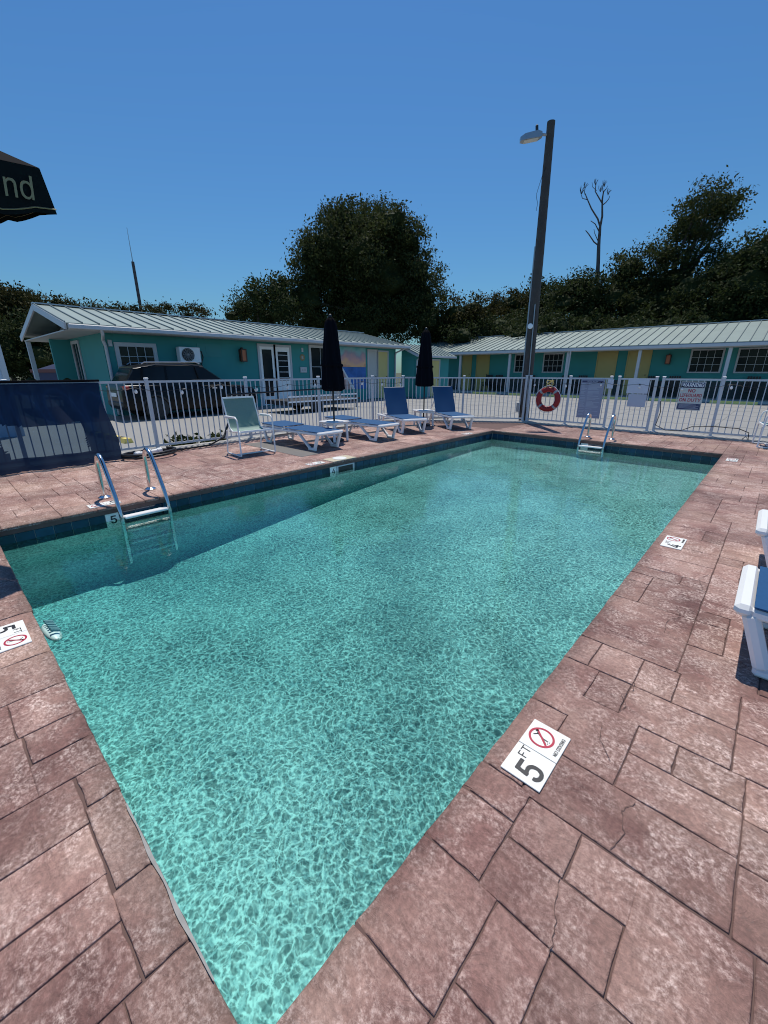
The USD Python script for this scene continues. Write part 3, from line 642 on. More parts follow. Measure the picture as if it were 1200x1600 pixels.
for x0, x1 in ((-18.51, -17.8), (-17.28, -16.3), (-8.78, -7.75), (-7.1, -5.97), (3.1, 4.1)):
    door(mo, (x0, MY, .12), (1, 0, 0), (0, -1, 0), x1 - x0, Z(2.5) - .12, M_yellow, None, .06, M_yellow)
for x0, x1 in ((-14.2, -13.0), (-12.15, -10.95), (-4.0, -2.7), (-2.0, -.6), (6, 7.3)):
    window(mo, (x0, MY, Z(1.38)), (1, 0, 0), (0, -1, 0), x1 - x0, 1.08, 4, 3, .08)
# porch chairs in the shade
ch = thing('porch_chair', 'dark porch chair in the shade nearest the small shed', 'chair', (-16.0, 28.4, LOT + .12), math.pi, 'dark chairs along the motel porch')
MB().box([0, 0, .40], [.56, .52, .06], bev=.015).build('seat', M_dark, ch)
m = MB()
for k in range(5): m.box([-.22 + .11 * k, -.27, .76], [.085, .03, .72])
m.build('backrest', M_dark, ch)
for sx in (-1, 1):
    for sy in (-1, 1): MB().b(sx * .27 - .025, sx * .27 + .025, sy * .23 - .025, sy * .23 + .025, 0, .60).build('leg', M_dark, ch)
    MB().box([sx * .28, 0, .62], [.08, .58, .03]).build('armrest', M_dark, ch)
for k, (x, lab) in enumerate(((-15.2, 'dark porch chair left of the window behind the lamp pole'), (-10.5, 'dark porch chair right of the small paned window'), (-9.4, 'dark porch chair left of the yellow door pair'), (-5.6, 'dark porch chair right of the paired yellow doors'),
                     (-4.5, 'dark porch chair below the brown lantern'), (-1.2, 'dark porch chair below the far right window'), (-12.8, 'dark porch chair between the two small windows'))):
    dup(ch, (x, 28.45, LOT + .12), math.pi + .1 * (-1) ** k, lab)
ws0 = thing('wheel_stop', 'yellow concrete wheel stop nearest the small shed', 'wheel stop', (-15.0, 26.4, LOT), 0, 'yellow wheel stops before the porch')
MB().prism([(-.09, 0), (.09, 0), (.06, .13), (-.06, .13)], -.9, .9, frame([0, 0, 0], [0, 1, 0], [0, 0, 1], [1, 0, 0])).build('stop_block', M_stopyellow, ws0)
for x, lab in ((-12.3, 'yellow concrete wheel stop seen left of the lamp pole'), (-9.6, 'yellow concrete wheel stop behind the life ring'), (-6.9, 'yellow concrete wheel stop behind the rules sign'), (-4.2, 'yellow concrete wheel stop left of the warning sign'), (-1.6, 'yellow concrete wheel stop farthest right'), (-1.6 - 1.3, None)):
    if lab: dup(ws0, (x, 26.4, LOT), 0, lab)

# ------------------------------------------------------------------ fences
def fence_run(name, label, cat, p, q, posts, group=None, z0=.035, picket_skip=None, ends=(True, True)):
    p, q = np.array([*p, 0.]), np.array([*q, 0.]); d = q - p; L = np.linalg.norm(d); d /= L; n = np.array([-d[1], d[0], 0])
    f = thing(name, label, cat, (p[0], p[1], z0), math.atan2(d[1], d[0]), group)
    rails = [0.0] + list(posts) + [L]
    for s in posts:
        MB().box([s, 0, .62], [.055, .055, 1.235], bev=.004).build('post', M_fence, f)
        MB().box([s, 0, 1.252], [.068, .068, .026], bev=.008).build('post_cap', M_cap, f)
        MB().box([s, 0, .006], [.11, .11, .012]).build('post_base', M_fence, f)
    cuts = sorted(posts); ends_ = [0.0] + cuts + [L]
    for a, b in zip(ends_[:-1], ends_[1:]):
        if b - a < .12: continue
        a2, b2 = a + (.0285 if a in cuts else 0), b - (.0285 if b in cuts else 0)
        for z in (1.195, .075): MB().b(a2, b2, -.016, .016, z - .019, z + .019).build('rail', M_fence, f)
        k = max(1, int(round((b - a) / .115)))
        for i in range(1, k):
            x = a + (b - a) * i / k
            MB().b(x - .008, x + .008, -.008, .008, .0945, 1.1755).build('picket', M_fence, f)
    return f
fence_run('pool_fence', 'white picket pool fence along the car side, behind the loungers', 'fence', (FX, 9.74), (FX, -2.9), [9.74 - y for y in (9.74, 8.45, 6.58, 4.66, 2.75, .86, -1.0, -2.85)], 'pool fence runs')
fence_run('pool_fence', 'short diagonal picket fence run between lounger corner and lamp pole', 'fence', (-5.33, 11.72), (-8.2, 9.77), [0.03, 1.76], 'pool fence runs')
fence_run('pool_fence', 'picket fence run with the life ring, right of the lamp pole', 'fence', (-3.13, FY), (-5.27, FY), [0.04, 1.03, 2.12], 'pool fence runs')
fence_run('pool_gate', 'picket gate between paired posts beside the rules sign', 'gate', (-2.17, FY), (-3.02, FY), [0.03, .82])
fence_run('pool_fence', 'picket fence run with the warning sign at far right', 'fence', (2.9, FY), (-2.09, FY), [0.1, 1.7, 2.8, 3.86, 4.96], 'pool fence runs')
# string lights
def string_light(label, pts):
    r = thing('string_light', label, 'string light', (0, 0, 0), 0, 'string lights on the fence')
    path = []
    for a, b in zip(pts[:-1], pts[1:]):
        a, b = np.array(a), np.array(b)
        for t in np.linspace(0, 1, 6)[:-1]: path.append(a + (b - a) * t - np.array([0, 0, .05 * math.sin(math.pi * t)]))
    path.append(np.array(pts[-1])); MB().tube(path, .004, 4).build('cable', M_dark, r)
    for p in pts:
        MB().lathe([(.010, 0), (.014, -.01), (.012, -.03)], p, 8).build('socket', M_dark, r)
        MB().lathe([(.012, -.03), (.026, -.06), (.024, -.085), (.008, -.10)], p, 10).build('bulb', M_white, r)
string_light('white bulb string light strung along the car side fence', [(FX + .05, y, 1.13 + .04 * math.sin(y * 5)) for y in np.arange(.2, 9.6, .78)])
string_light('white bulb string light strung along the far fence', [(x, FY - .05, 1.12 + .03 * math.sin(x * 5)) for x in np.arange(-5.1, 1.5, .86)])

# ------------------------------------------------------------------ lamp pole
lp = thing('lamp_pole', 'tall leaning wooden utility pole with grey flood lamp at fence corner', 'lamp pole', (-5.45, 12.0, LOT))
sx = lambda z: -.03 * z / 7.0 * 2
MB().tube([(0, 0, 0), (-.02, .0, 2), (-.06, .0, 4.5), (-.12, .02, 7.25)], [.145, .135, .12, .095], 14).build('pole', M_wood_pole, lp, smooth=60)
MB().tube([(-.13, -.09, .3), (-.14, -.09, 2.5), (-.16, -.07, 4.6)], .022, 8).build('conduit', M_grey_metal, lp); MB().tube([(.09, -.12, .5), (.06, -.13, 2.0), (.03, -.12, 3.2)], .013, 6).build('conduit', M_grey_metal, lp)
MB().b(-.20, -.10, -.17, -.12, .35, .62, bev=.01).build('junction_box', M_grey_metal, lp)
lampM = frame([-.16, -.04, 6.98], [-.80, -.59, -.12], [.59, -.80, 0], [-.096, -.071, .993])
hd = thing('_', None, None) if False else None
m = MB(); m.tube([(0, 0, 0), (.16, 0, .04), (.24, 0, .05)], .03, 8).move(lampM); m.build('lamp_arm', M_grey_metal, lp)
m = MB(); pts = np.array([(x, y, z) for (x, wd, zt, zb) in ((.12, .06, .08, -.02), (.22, .11, .11, -.045), (.53, .12, .09, -.045), (.64, .07, .05, -.035)) for (y, z) in ((-wd, zb), (wd, zb), (-wd * .7, zt), (wd * .7, zt))])
m.tri(trimesh.convex.convex_hull(pts)).move(lampM); lh = m.build('lamp_head', M_grey_metal, lp)
m = MB(); m.box([.39, 0, -.050], [.34, .17, .015], bev=.005).move(lampM); m.build('lens', M_lens, lh)
m = MB(); m.lathe([(.035, 0), (.035, .10), (.02, .12)], (.24, 0, .125), 10).move(lampM); m.build('light_sensor', M_dark, lh)
MB().lathe([(.05, 0), (.07, .02), (.07, .05), (.03, .055)], n=14).move(frame([-.02, -.13, 2.66], [1, 0, 0], [0, 0, 1], [0, -1, 0])).build('insulator', M_white, lp)
MB().tube([(-.1, -.1, 6.3), (-.22, -.1, 5.9), (-.26, -.1, 5.75), (-.2, -.1, 5.55), (-.22, -.1, 5.4)], .006, 4).build('loose_wire', M_dark, lp)

# ------------------------------------------------------------------ signs, life ring
def plate(name, label, cat, x0, x1, z0, z1, mt, y=FY - .045, group=None):
    r = thing(name, label, cat, (x0, y, z0), 0, group)
    MB().b(0, x1 - x0, -.004, .004, 0, z1 - z0).build('board', mt, r); return r
def write(r, s, h, cx, z, mt, bold=True, wmax=None):
    t = centred(text(s, h, bold))
    if wmax and np.ptp(t.vertices[:, 0]) > wmax: t.apply_scale([wmax / np.ptp(t.vertices[:, 0]), 1, 1])
    t.apply_transform(frame([cx, -.0055, z], [1, 0, 0], [0, 0, 1], [0, -1, 0])); MB().tri(t).build('lettering', mt, r)
sg = plate('warning_sign', 'warning sign saying no lifeguard on duty in red letters on fence', 'sign', -1.70, -1.25, .57, 1.19, mat('sign_cream', (.50, .52, .48), .5, .04))
MB().b(.012, .438, -.0052, -.0042, .485, .60).build('header_band', M_purple, sg); MB().b(.012, .438, -.0052, -.0042, .02, .145).build('footer_band', M_purple, sg)
t_ = centred(text('WARNING', .075, True)); s_ = .40 / np.ptp(t_.vertices[:, 0]); t_.apply_scale([s_, 1, 1]); t_.apply_transform(frame([.225, -.0065, .545], [1, 0, 0], [0, 0, 1], [0, -1, 0])); MB().tri(t_).build('lettering', M_white, sg)
for s, z in (('NO', .425), ('LIFEGUARD', .325), ('ON DUTY', .225)): write(sg, s, .068, .225, z, M_redink, True, .40)
for k in range(4): MB().b(.04, .41 - .05 * (k % 2), -.0066, -.0056, .045 + .024 * k, .053 + .024 * k).build('text_line', M_signlite, sg)
rs = plate('rules_sign', 'tall slate blue pool rules board with many text lines on gate fence', 'sign', -3.87, -3.30, .25, 1.22, M_signgrey)
MB().b(.03, .54, -.0055, -.0042, .885, .93).build('header_band', M_purple, rs)
write(rs, 'POOL RULES', .030, .285, .908, M_signlite, True)
zr = .85
lr = random.Random(3)
while zr > .05:
    for a, b in ((.03, .10 + .08 * lr.random()), (.20, .32 + .2 * lr.random())): MB().b(a, b, -.0054, -.0042, zr, zr + .012).build('text_line', M_signlite, rs)
    zr -= .029 if lr.random() < .75 else .05
nt = plate('notice_sheet', 'wide pale blank sheet on fence, upper of the two pale ones', 'sign', -2.78, -2.33, .90, 1.235, mat('notice_grey', (.56, .57, .62), .5, .04), FY - .045)
nt = plate('notice_sheet', 'narrower pale blank sheet on fence, lower of the two pale ones', 'sign', -2.72, -2.33, .59, .885, mat('notice_grey2', (.46, .47, .52), .5, .04), FY - .045)
nt = plate('notice_sheet', 'small pale sheet on fence post just right of rules board', 'sign', -3.24, -3.10, 1.0, 1.22, mat('notice_grey', (.56, .57, .62), .5, .04), FY - .045)
lf = thing('life_ring', 'red life ring with pale bands hung on the far fence', 'life ring', (-4.66, FY - .09, .68))
N = 40; full = [(.265 * math.cos(a), 0, .265 * math.sin(a)) for a in np.linspace(0, 2 * math.pi, N + 1)[:-1]]
MB().tube(full, .072, 14, True).build('ring', M_red, lf, smooth=True)
for a0 in (math.pi / 4 + k * math.pi / 2 for k in range(4)):
    MB().tube([(.265 * math.cos(a), 0, .265 * math.sin(a)) for a in np.linspace(a0 - .10, a0 + .10, 5)], .0745, 14).build('band', M_grey_metal, lf, smooth=60)
MB().tube([(.352 * math.cos(a) * (1 + .03 * math.sin(4 * a + 2)), -.02, .352 * math.sin(a) * (1 + .03 * math.sin(4 * a + 2))) for a in np.linspace(0, 2 * math.pi, N + 1)[:-1]], .007, 5, True).build('grab_line', M_cap, lf)
rp = thing('rope', 'loose yellow rope coiled above the red life ring', 'rope', (-4.66, FY - .06, .95))
pts = [(.10 * math.sin(2.3 * t) + .03 * math.sin(7 * t), -.05 + .03 * math.cos(3.1 * t), .12 + .11 * math.cos(1.7 * t + .4)) for t in np.linspace(0, 9, 90)]
MB().tube(pts, .008, 5).build('rope_coil', M_rope, rp)
cb = thing('cable', 'thin black cable draped along the foot of far right fence', 'cable', (0, 0, 0))
MB().tube([(-2.02, FY - .08, .75), (-1.98, FY - .08, .5), (-2.02, FY - .1, .2), (-1.8, FY - .1, .1), (-1.5, FY - .1, .12), (-1.32, FY - .09, .22), (-.9, FY - .1, .26), (-.5, FY - .1, .25), (-.32, FY - .1, .18), (-.3, FY - .1, .03), (-.35, FY - .12, .1), (-.4, FY - .12, .04)], .009, 5).build('cable_line', M_hose, cb)

# ------------------------------------------------------------------ pool ladders
def ladder(name, label, loc, rz, foot):
    """local +x points over the water from the pool's edge at x = 0"""
    r = thing('pool_ladder', label, 'pool ladder', loc, rz, 'steel pool ladders')
    for s in (-1, 1):
        y = .25 * s; path = [(-.44, y, 0), (-.44, y, .36)]
        for a in np.linspace(math.pi, .75, 9): path.append((-.31 + .13 * math.cos(a), y, .40 + .13 * math.sin(a)))
        path += [(-.12, y, .34), (.02, y, .10), (.075, y, -.03)]
        for zz in (-.12, -.2, (foot - .2) / 2, foot): path.append((.10, y, zz))
        P = np.array(path); t = np.r_[0, np.cumsum(np.linalg.norm(np.diff(P, axis=0), axis=1))]
        tt = np.linspace(0, t[-1], 48); Q = np.c_[[np.interp(tt, t, P[:, k]) for k in range(3)]].T
        for _ in range(2): Q[1:-1] = (Q[:-2] + 2 * Q[1:-1] + Q[2:]) / 4
        MB().tube(Q, .023, 12).build('rail', M_steel, r, smooth=60)
        MB().lathe([(.065, .004), (.065, .012), (.035, .03), (.026, .032)], (-.44, y, 0), 18).build('escutcheon', M_steel, r, smooth=40)
        MB().lathe([(.03, 0), (.03, .03)], n=10).move(frame([.10, y, foot + .02], [0, 0, 1], [0, 1, 0], [-1, 0, 0])).build('bumper', M_white, r)
    for z in (-.12, -.27, -.42, -.57):
        if z < foot: continue
        MB().box([.10, 0, z], [.085, .455, .03], bev=.008).build('tread', M_white_pvc, r)
ladder('', 'steel pool ladder at the near left edge, beside depth mark five', (PX0, 1.43, 0), 0, -.66)
ladder('', 'steel pool ladder on the far edge before the rules board', (-2.74, PY1, 0), -math.pi / 2, -.31)

# ------------------------------------------------------------------ depth markers
def marker(label, loc, rz, depth_s, order=1, joint=True):
    """two six-inch tiles; local x runs along the lettering's up direction"""
    r = thing('depth_marker', label, 'depth marker', (loc[0], loc[1], .0045), rz, 'depth marker tiles')
    for k in (0, 1):
        MB().box([.0, -.0765 + .153 * k, 0], [.150, .150, .006], bev=.0015).build('tile', M_tile_white, r)
    up = [0, 0, 1]
    # number tile (lettering's right = +y, its up = -x)
    t = centred(text(depth_s, .092, True)); t.apply_transform(frame([.015, -.0765 - .018, .0032], [0, 1, 0], [-1, 0, 0], up)); t.apply_transform(np.eye(4)); MB().tri(t).build('number', M_ink, r)
    t = centred(text('FT', .034)); t.apply_transform(frame([-.036, -.0765 + .046, .0032], [0, 1, 0], [-1, 0, 0], up)); MB().tri(t).build('lettering', M_ink, r)
    ring_ = MB().prism(Polygon([(.05 * math.cos(a), .05 * math.sin(a)) for a in np.linspace(0, 2 * math.pi, 41)[:-1]], [[(.041 * math.cos(a), .041 * math.sin(a)) for a in np.linspace(0, 2 * math.pi, 41)[:-1]]]), 0, .001)
    ring_.box([0, 0, .0005], [.086, .008, .0012], math.radians(-45)); ring_.move(T((-.014, .0765, .0032))); ring_.build('prohibition_ring', M_redink, r)
    dv = MB(); o = np.array([-.014, .0765])
    for a, b, w in (((-.022, .016), (.004, -.002), .009), ((.004, -.002), (.024, -.020), .006), ((.004, -.002), (.028, -.004), .005), ((-.018, .010), (-.032, -.004), .004)):
        pa, pb = o + a, o + b; dv.bar([*pa, .0036], [*pb, .0036], w, .0012)
    dv.lathe([(.006, 0), (.006, .001)], (o[0] - .028, o[1] + .022, .0033), 10)
    for k in range(3): dv.bar([o[0] + .026 + .004 * k, o[1] - .03 + .01 * k, .0036], [o[0] + .026 + .004 * k, o[1] - .022 + .01 * k, .0036], .002, .0012)
    dv.build('diver_figure', M_ink, r)
    t = centred(text('NO DIVING', .0135, True)); t.apply_transform(frame([.057, .0765, .0032], [0, 1, 0], [-1, 0, 0], up)); MB().tri(t).build('lettering', M_ink, r)
    return r
marker('white five foot no diving marker on right edge nearest the camera', (-.391, 1.296), 0, '5')
marker('white four foot no diving marker on right edge by the loungers', (-.40, 4.12), 0, '4')
marker('white depth marker at the far right corner of the pool', (-.36, 8.95), 0, '3')
marker('white five foot marker on the short near left edge', (-2.865, .02), -math.pi / 2, '5')
marker('white depth marker at the foot of the near left ladder', (-5.27, 1.10), math.pi, '5')
marker('white depth marker beside the round skimmer lid', (-5.25, 4.05), math.pi, '4')
marker('white depth marker near the far left pool corner', (-5.27, 8.6), math.pi, '3')
sl_ = thing('skimmer_lid', 'round white skimmer lid set in pale square by left pool edge', 'skimmer lid', (-5.27, 4.58, 0))
MB().b(-.14, .145, -.26, .26, -.01, .0065).build('lid_frame', mat('pale_buff', (.48, .42, .30), .8, .08), sl_)
MB().lathe([(.12, .0066), (.12, .012), (.10, .015)], n=28).build('lid', M_tile_white, sl_)
fl = thing('pool_float', 'small pale oval slotted plastic piece in water by short edge', 'pool float', (-3.09, .205, WZ - .02), math.radians(4))
pm = mat('pale_teal_plastic', (.50, .72, .70), .4, .05)
m = MB(); m.lathe([(.0, -.03), (.5, -.025), (.9, -.005), (1, .01), (.9, .03), (.5, .045), (0, .05)], n=28); m.move(np.diag([.14, .045, .8, 1])); m.move(trimesh.transformations.rotation_matrix(-.5, [1, 0, 0])); m.build('shell', pm, fl, smooth=True)
m = MB()
for k in range(6): m.box([-.075 + .03 * k, -.015, .055], [.012, .05, .012])
m.move(trimesh.transformations.rotation_matrix(-.5, [1, 0, 0])); m.build('slot', mat('teal_slot', (.12, .30, .30), .5), fl)

# ------------------------------------------------------------------ loungers, tables, chair, umbrellas
def lounger(label, loc, rz, back):
    r = thing('sun_lounger', label, 'sun lounger', loc, rz, 'blue sling sun loungers round the pool')
    L, W, h = 1.88, .60, .315; hinge = .78; cb_, sb_ = math.cos(back), math.sin(back)
    w2 = W / 2 - .025
    bp = lambda s, z=0, y=0: (hinge - s * cb_ - z * sb_ * -1 * 0, y, h + s * sb_ + z)
    for s in (-1, 1):
        y = s * w2; m = MB()
        m.bar((.05, y, h - .02), (L - .03, y, h), .05, .05, bev=.012)
        m.build('side_rail', M_white_pvc, r)
        m = MB()
        m.bar((L - .03, y, h), (L - .135, y, .035), .062, .068, bev=.02).bar((L - .10, y, .028), (L - .31, y, .028), .062, .055, bev=.016).bar((L - .28, y, .04), (L - .62, y, h - .01), .058, .05, bev=.016)
        m.build('leg', M_white_pvc, r)
        m = MB()
        m.bar((.10, y, h - .02), (.20, y, .035), .055, .045, bev=.012).bar((.18, y, .024), (.34, y, .024), .055, .046, bev=.012).bar((.32, y, .035), (.50, y, h - .02), .055, .04, bev=.012)
        m.build('leg', M_white_pvc, r)
        m = MB(); m.bar(bp(.02, .022, y * .93), bp(.72, .022, y * .93), .045, .04, bev=.01); m.build('back_rail', M_white_pvc, r)
    MB().box([L - .005, 0, h + .004], [.075, W + .01, .06], bev=.02).build('front_bar', M_white_pvc, r)
    MB().box([.06, 0, h - .03], [.05, W - .07, .045], bev=.01).build('rear_bar', M_white_pvc, r)
    MB().box([L - .42, 0, .14], [.035, W - .09, .03]).box([.40, 0, .15], [.035, W - .09, .03]).build('brace', M_grey_metal, r)
    m = MB(); p, q = bp(.72, .022, -W / 2 + .03), bp(.72, .022, W / 2 - .03); m.bar(p, q, .05, .045, bev=.012); m.build('back_bar', M_white_pvc, r)
    def sheet(f, n=9, k=6, th=.007):
        V = [];
        for i in range(n):
            for j in range(k): V.append(f(i / (n - 1), j / (k - 1)))
        V = np.array(V); F = []
        for i in range(n - 1):
            for j in range(k - 1):
                a = i * k + j; F += [[a, a + k, a + k + 1], [a, a + k + 1, a + 1]]
        t = trimesh.Trimesh(V, F, process=False); N = t.vertex_normals; e = [i * k + j for i, j in [(i, 0) for i in range(n)]]
        V2 = np.vstack([V, V - N * th]); m_ = len(V); F2 = list(F) + [[c + m_, b + m_, a + m_] for a, b, c in F]
        edge = [i * k for i in range(n)] + [(n - 1) * k + j for j in range(1, k)] + [i * k + k - 1 for i in range(n - 2, -1, -1)] + [j for j in range(k - 2, 0, -1)]
        for a, b in zip(edge, edge[1:] + edge[:1]): F2 += [[a, a + m_, b + m_], [a, b + m_, b]]
        return trimesh.Trimesh(V2, F2, process=False)
    yy = lambda v: (v - .5) * (W - .012)
    sag = lambda v: -.018 * math.sin(math.pi * v)
    MB().tri(sheet(lambda u, v: (hinge + .01 + u * (L - hinge - .048), yy(v), h + .038 + sag(v) * math.sin(math.pi * u)))).build('seat_sling', M_blue, r, smooth=50)
    def bk(u, v):
        s = .02 + u * .72; z = .048 + sag(v) * math.sin(math.pi * u); return (hinge - s * cb_ + z * sb_, yy(v), h + s * sb_ + z * cb_)
    MB().tri(sheet(bk)).build('back_sling', M_blue, r, smooth=50)
    if back > .3:
        MB().bar((.22, -w2 * .8, h), (hinge - .45 * cb_, -w2 * .8, h + .45 * sb_), .025).bar((.22, w2 * .8, h), (hinge - .45 * cb_, w2 * .8, h + .45 * sb_), .025).build('back_prop', M_white_pvc, r)
    return r
LZ = .0035
lg = lounger('flat blue lounger beside the green sling chair', (-7.86, 4.96, LZ), .02, .03)
dup(lg, (-7.83, 6.62, LZ), -.02, 'flat blue lounger right of the first furled umbrella table')
dup(lg, (1.97, 2.72, LZ), math.pi, 'blue lounger at right frame edge nearest the camera')
dup(lg, (1.99, 4.13, LZ), math.pi + .01, 'blue lounger at right frame edge, the farther of two')
ax = lambda a: np.array([math.cos(a), math.sin(a)])
a3, a4 = math.radians(-26.6), math.radians(-31)
p3 = np.array([-6.16, 7.74]) - 1.88 * ax(a3); p4 = np.array([-5.70, 9.07]) - 1.88 * ax(a4)
l3 = lounger('blue lounger with raised back left of the second umbrella', (*p3, LZ), a3, 1.15)
dup(l3, (*p4, LZ), a4, 'blue lounger with raised back nearest the lamp pole')
def side_table(label, loc, rz):
    r = thing('side_table', label, 'side table', loc, rz, 'white square side tables with umbrella holes')
    MB().box([0, 0, .40], [.46, .46, .03], bev=.012).build('tabletop', M_white_pvc, r)
    MB().box([0, 0, .37], [.40, .40, .03]).build('apron', M_white_pvc, r)
    for a in (-1, 1):
        for b in (-1, 1): MB().bar((a * .19, b * .19, 0), (a * .18, b * .18, .36), .05, .045, bev=.01).build('leg', M_white_pvc, r)
    MB().box([0, 0, .12], [.36, .05, .02]).box([0, 0, .12], [.05, .36, .02]).build('shelf_bar', M_white_pvc, r)
    return r
tb = side_table('white side table between the two flat loungers', (-6.78, 5.78, LZ), .04)
dup(tb, (-6.98, 9.12, LZ), -.45, 'white side table between the two raised loungers')
def umbrella(label, loc, h, rz=0):
    r = thing('closed_umbrella', label, 'umbrella', loc, rz, 'furled navy umbrellas on side tables')
    MB().tube([(0, 0, .0), (0, 0, h - .1)], .019, 10).build('pole', M_dark, r)
    MB().lathe([(.19, 0), (.20, .02), (.16, .045), (.03, .06)], n=20).build('base', M_dark, r)
    fold = lambda th, z: 1 + .13 * math.sin(8 * th + 3 * z) + .05 * math.sin(3 * th)
    MB().lathe([(.16, h - 1.40), (.22, h - 1.36), (.215, h - 1.2), (.19, h - .95), (.165, h - .7), (.14, h - .45), (.115, h - .2), (.095, h - .10), (.06, h - .04), (.02, h - .02)], n=48, rfun=fold).build('canopy', M_navy, r, smooth=60)
    MB().lathe([(.02, h - .025), (.035, h - .01), (.03, h + .02), (.006, h + .04)], n=10).build('finial', M_dark, r)
    MB().lathe([(.205, h - .93), (.21, h - .91), (.20, h - .88)], n=48, rfun=fold).build('tie_strap', M_black, r)
    return r
um = umbrella('furled navy umbrella standing between the two flat loungers', (-6.78, 5.78, LZ), 2.42)
dup(um, (-6.98, 9.12, LZ), .7, 'furled navy umbrella standing between the two raised loungers')

def sling_chair(label, loc, rz, mtb):
    """local +x is where the sitter faces"""
    r = thing('sling_chair', label, 'chair', loc, rz, 'sling armchairs by the pool')
    W = .29
    for s in (-1, 1):
        y = s * W
        MB().tube([(-.30, y, .96), (-.22, y, .70), (-.13, y, .45), (-.02, y, .40), (.24, y, .43), (.29, y, .40)], .014, 8).build('side_rail', M_white_pvc, r, smooth=60)
        yo = s * (W + .035)
        MB().tube([(-.20, yo, .64), (.20, yo, .655), (.25, yo, .63), (.27, yo, .56), (.29, yo, .02), (.27, yo, .015), (-.22, yo, .015), (-.25, yo, .04), (-.17, yo, .42)], .014, 8).build('arm_frame', M_white_pvc, r, smooth=60)
        MB().box([.02, yo, .665], [.36, .045, .018], bev=.006).build('armrest', M_white_pvc, r)
    MB().bar((-.30, -W, .96), (-.30, W, .96), .028).build('top_bar', M_white_pvc, r); MB().bar((.275, -W, .425), (.275, W, .425), .03).build('front_bar', M_white_pvc, r)
    MB().bar((-.16, -W, .40), (-.16, W, .40), .022).bar((.1, -W - .03, .02), (.1, W + .03, .02), .02).build('cross_bar', M_white_pvc, r)
    prof = [(-.295, .955), (-.255, .83), (-.205, .69), (-.165, .57), (-.14, .47), (-.09, .425), (.02, .405), (.15, .41), (.265, .43)]
    V = []; 
    for (x, z) in prof:
        for j in range(6):
            v = j / 5; V.append((x - .018 * math.sin(math.pi * v) * .6, (v - .5) * (2 * W - .02), z - .012 * math.sin(math.pi * v)))
    F = []
    for i in range(len(prof) - 1):
        for j in range(5):
            a = i * 6 + j; F += [[a, a + 6, a + 7], [a, a + 7, a + 1]]
    V = np.array(V); n = len(V); V2 = np.vstack([V, V + [-.004, 0, -.004]]); F2 = F + [[c + n, b + n, a + n] for a, b, c in F]
    MB().add(V2, F2).build('sling', mtb, r, smooth=60)
    return r
gc = sling_chair('green sling armchair with white frame left of the loungers', (-6.83, 3.83, LZ), -.06, M_greens)
dup(gc, (.12, 11.1, LZ), math.pi + .15, 'white framed armchair cut by the right frame edge')

# big black umbrella at the left: tilted towards the pool so its printed valance faces the camera
tip = at(85, 335, 4.4); Ru = 1.7; PH = math.radians(30); NS = 4
er = Rv.copy(); ec = -Fh; tl = math.radians(11); upv = np.array([0, 0, 1.]) * math.cos(tl) + ec * math.sin(tl); cv = ec * math.cos(tl) - np.array([0, 0, 1.]) * math.sin(tl)
cen = tip - er * Ru * math.cos(PH) + cv * Ru * math.sin(PH)
bu = thing('market_umbrella', 'big black umbrella with gold lettered scalloped valance at left edge', 'umbrella', (cen[0], cen[1], 0.0045))
MU = frame([0, 0, cen[2] - .0045], er, -cv, upv)        # local x right, y away from the camera, z the umbrella's axis
vh = .27
can, val, rim = MB(), None, MB()
Vv = [(Ru * math.cos(a + PH), Ru * math.sin(a + PH)) for a in np.arange(NS) * 2 * math.pi / NS]
apex = (0, 0, vh + .52)
for k in range(NS):
    a, b = np.array(Vv[k]), np.array(Vv[(k + 1) % NS]); n = 16; VV = []; FF = []
    for i in range(n + 1):
        p = a + (b - a) * i / n; sg_ = 1 - .03 * math.sin(math.pi * i / n)
        VV += [(*(p * sg_), vh), (*(p * sg_ * .55), vh + .30), apex]
    for i in range(n):
        q = i * 3; FF += [[q, q + 3, q + 4], [q, q + 4, q + 1], [q + 1, q + 4, q + 5]]
    c = MB().add(VV, FF); c.move(MU).build('canopy_panel', M_black, bu, smooth=True)
    VV, FF, tr_, = [], [], []
    for i in range(n * 2 + 1):
        u = i / (n * 2); p = a + (b - a) * u; sg_ = 1 - .03 * math.sin(math.pi * u)
        e_ = min(u, 1 - u) * 2
        drop = 0 if e_ < .12 else (.05 * math.sin((e_ - .12) / .23 * math.pi / 2) if e_ < .35 else (.03 if e_ < .40 else .045 + .055 * math.sin(min(1, (e_ - .40) / .35) * math.pi / 2)))
        zb_ = .0 - drop * .8
        VV += [(*(p * sg_), vh - .002), (*(p * sg_ * 1.01), zb_)]; tr_.append((*(p * sg_ * 1.012), zb_ + .03))
    for i in range(n * 2): FF += [[2 * i, 2 * i + 1, 2 * i + 3], [2 * i, 2 * i + 3, 2 * i + 2]]
    vp = MB().add(VV, FF).move(MU).build('valance', mat('black_valance', (.006, .008, .008), .9, .2, 30, spec=.08), bu)
    MB().tube(tr_, .0045, 4).move(MU).build('gold_trim', M_gold, vp)
    MB().bar((a[0] * .985, a[1] * .985, vh - .012), (0, 0, vh + .49), .014).move(MU).build('rib', M_dark, bu)
pa, pb = np.array([*Vv[NS - 1], .07]), np.array([*Vv[0], .07]); xd = (pb - pa) / np.linalg.norm(pb - pa)
nd_ = np.cross(xd, [0, 0, 1])
tt = text('nd', .14, False, .002); tt.apply_transform(np.array([[1, .25, 0, 0], [0, 1, 0, 0], [0, 0, 1, 0], [0, 0, 0, 1]])); tt.apply_translation([-tt.bounds[1][0], 0, 0])
tt.apply_transform(frame(pb - xd * .10 + nd_ * .015, xd, [0, 0, 1], nd_)); MB().tri(tt).move(MU).build('lettering', M_gold, bu)
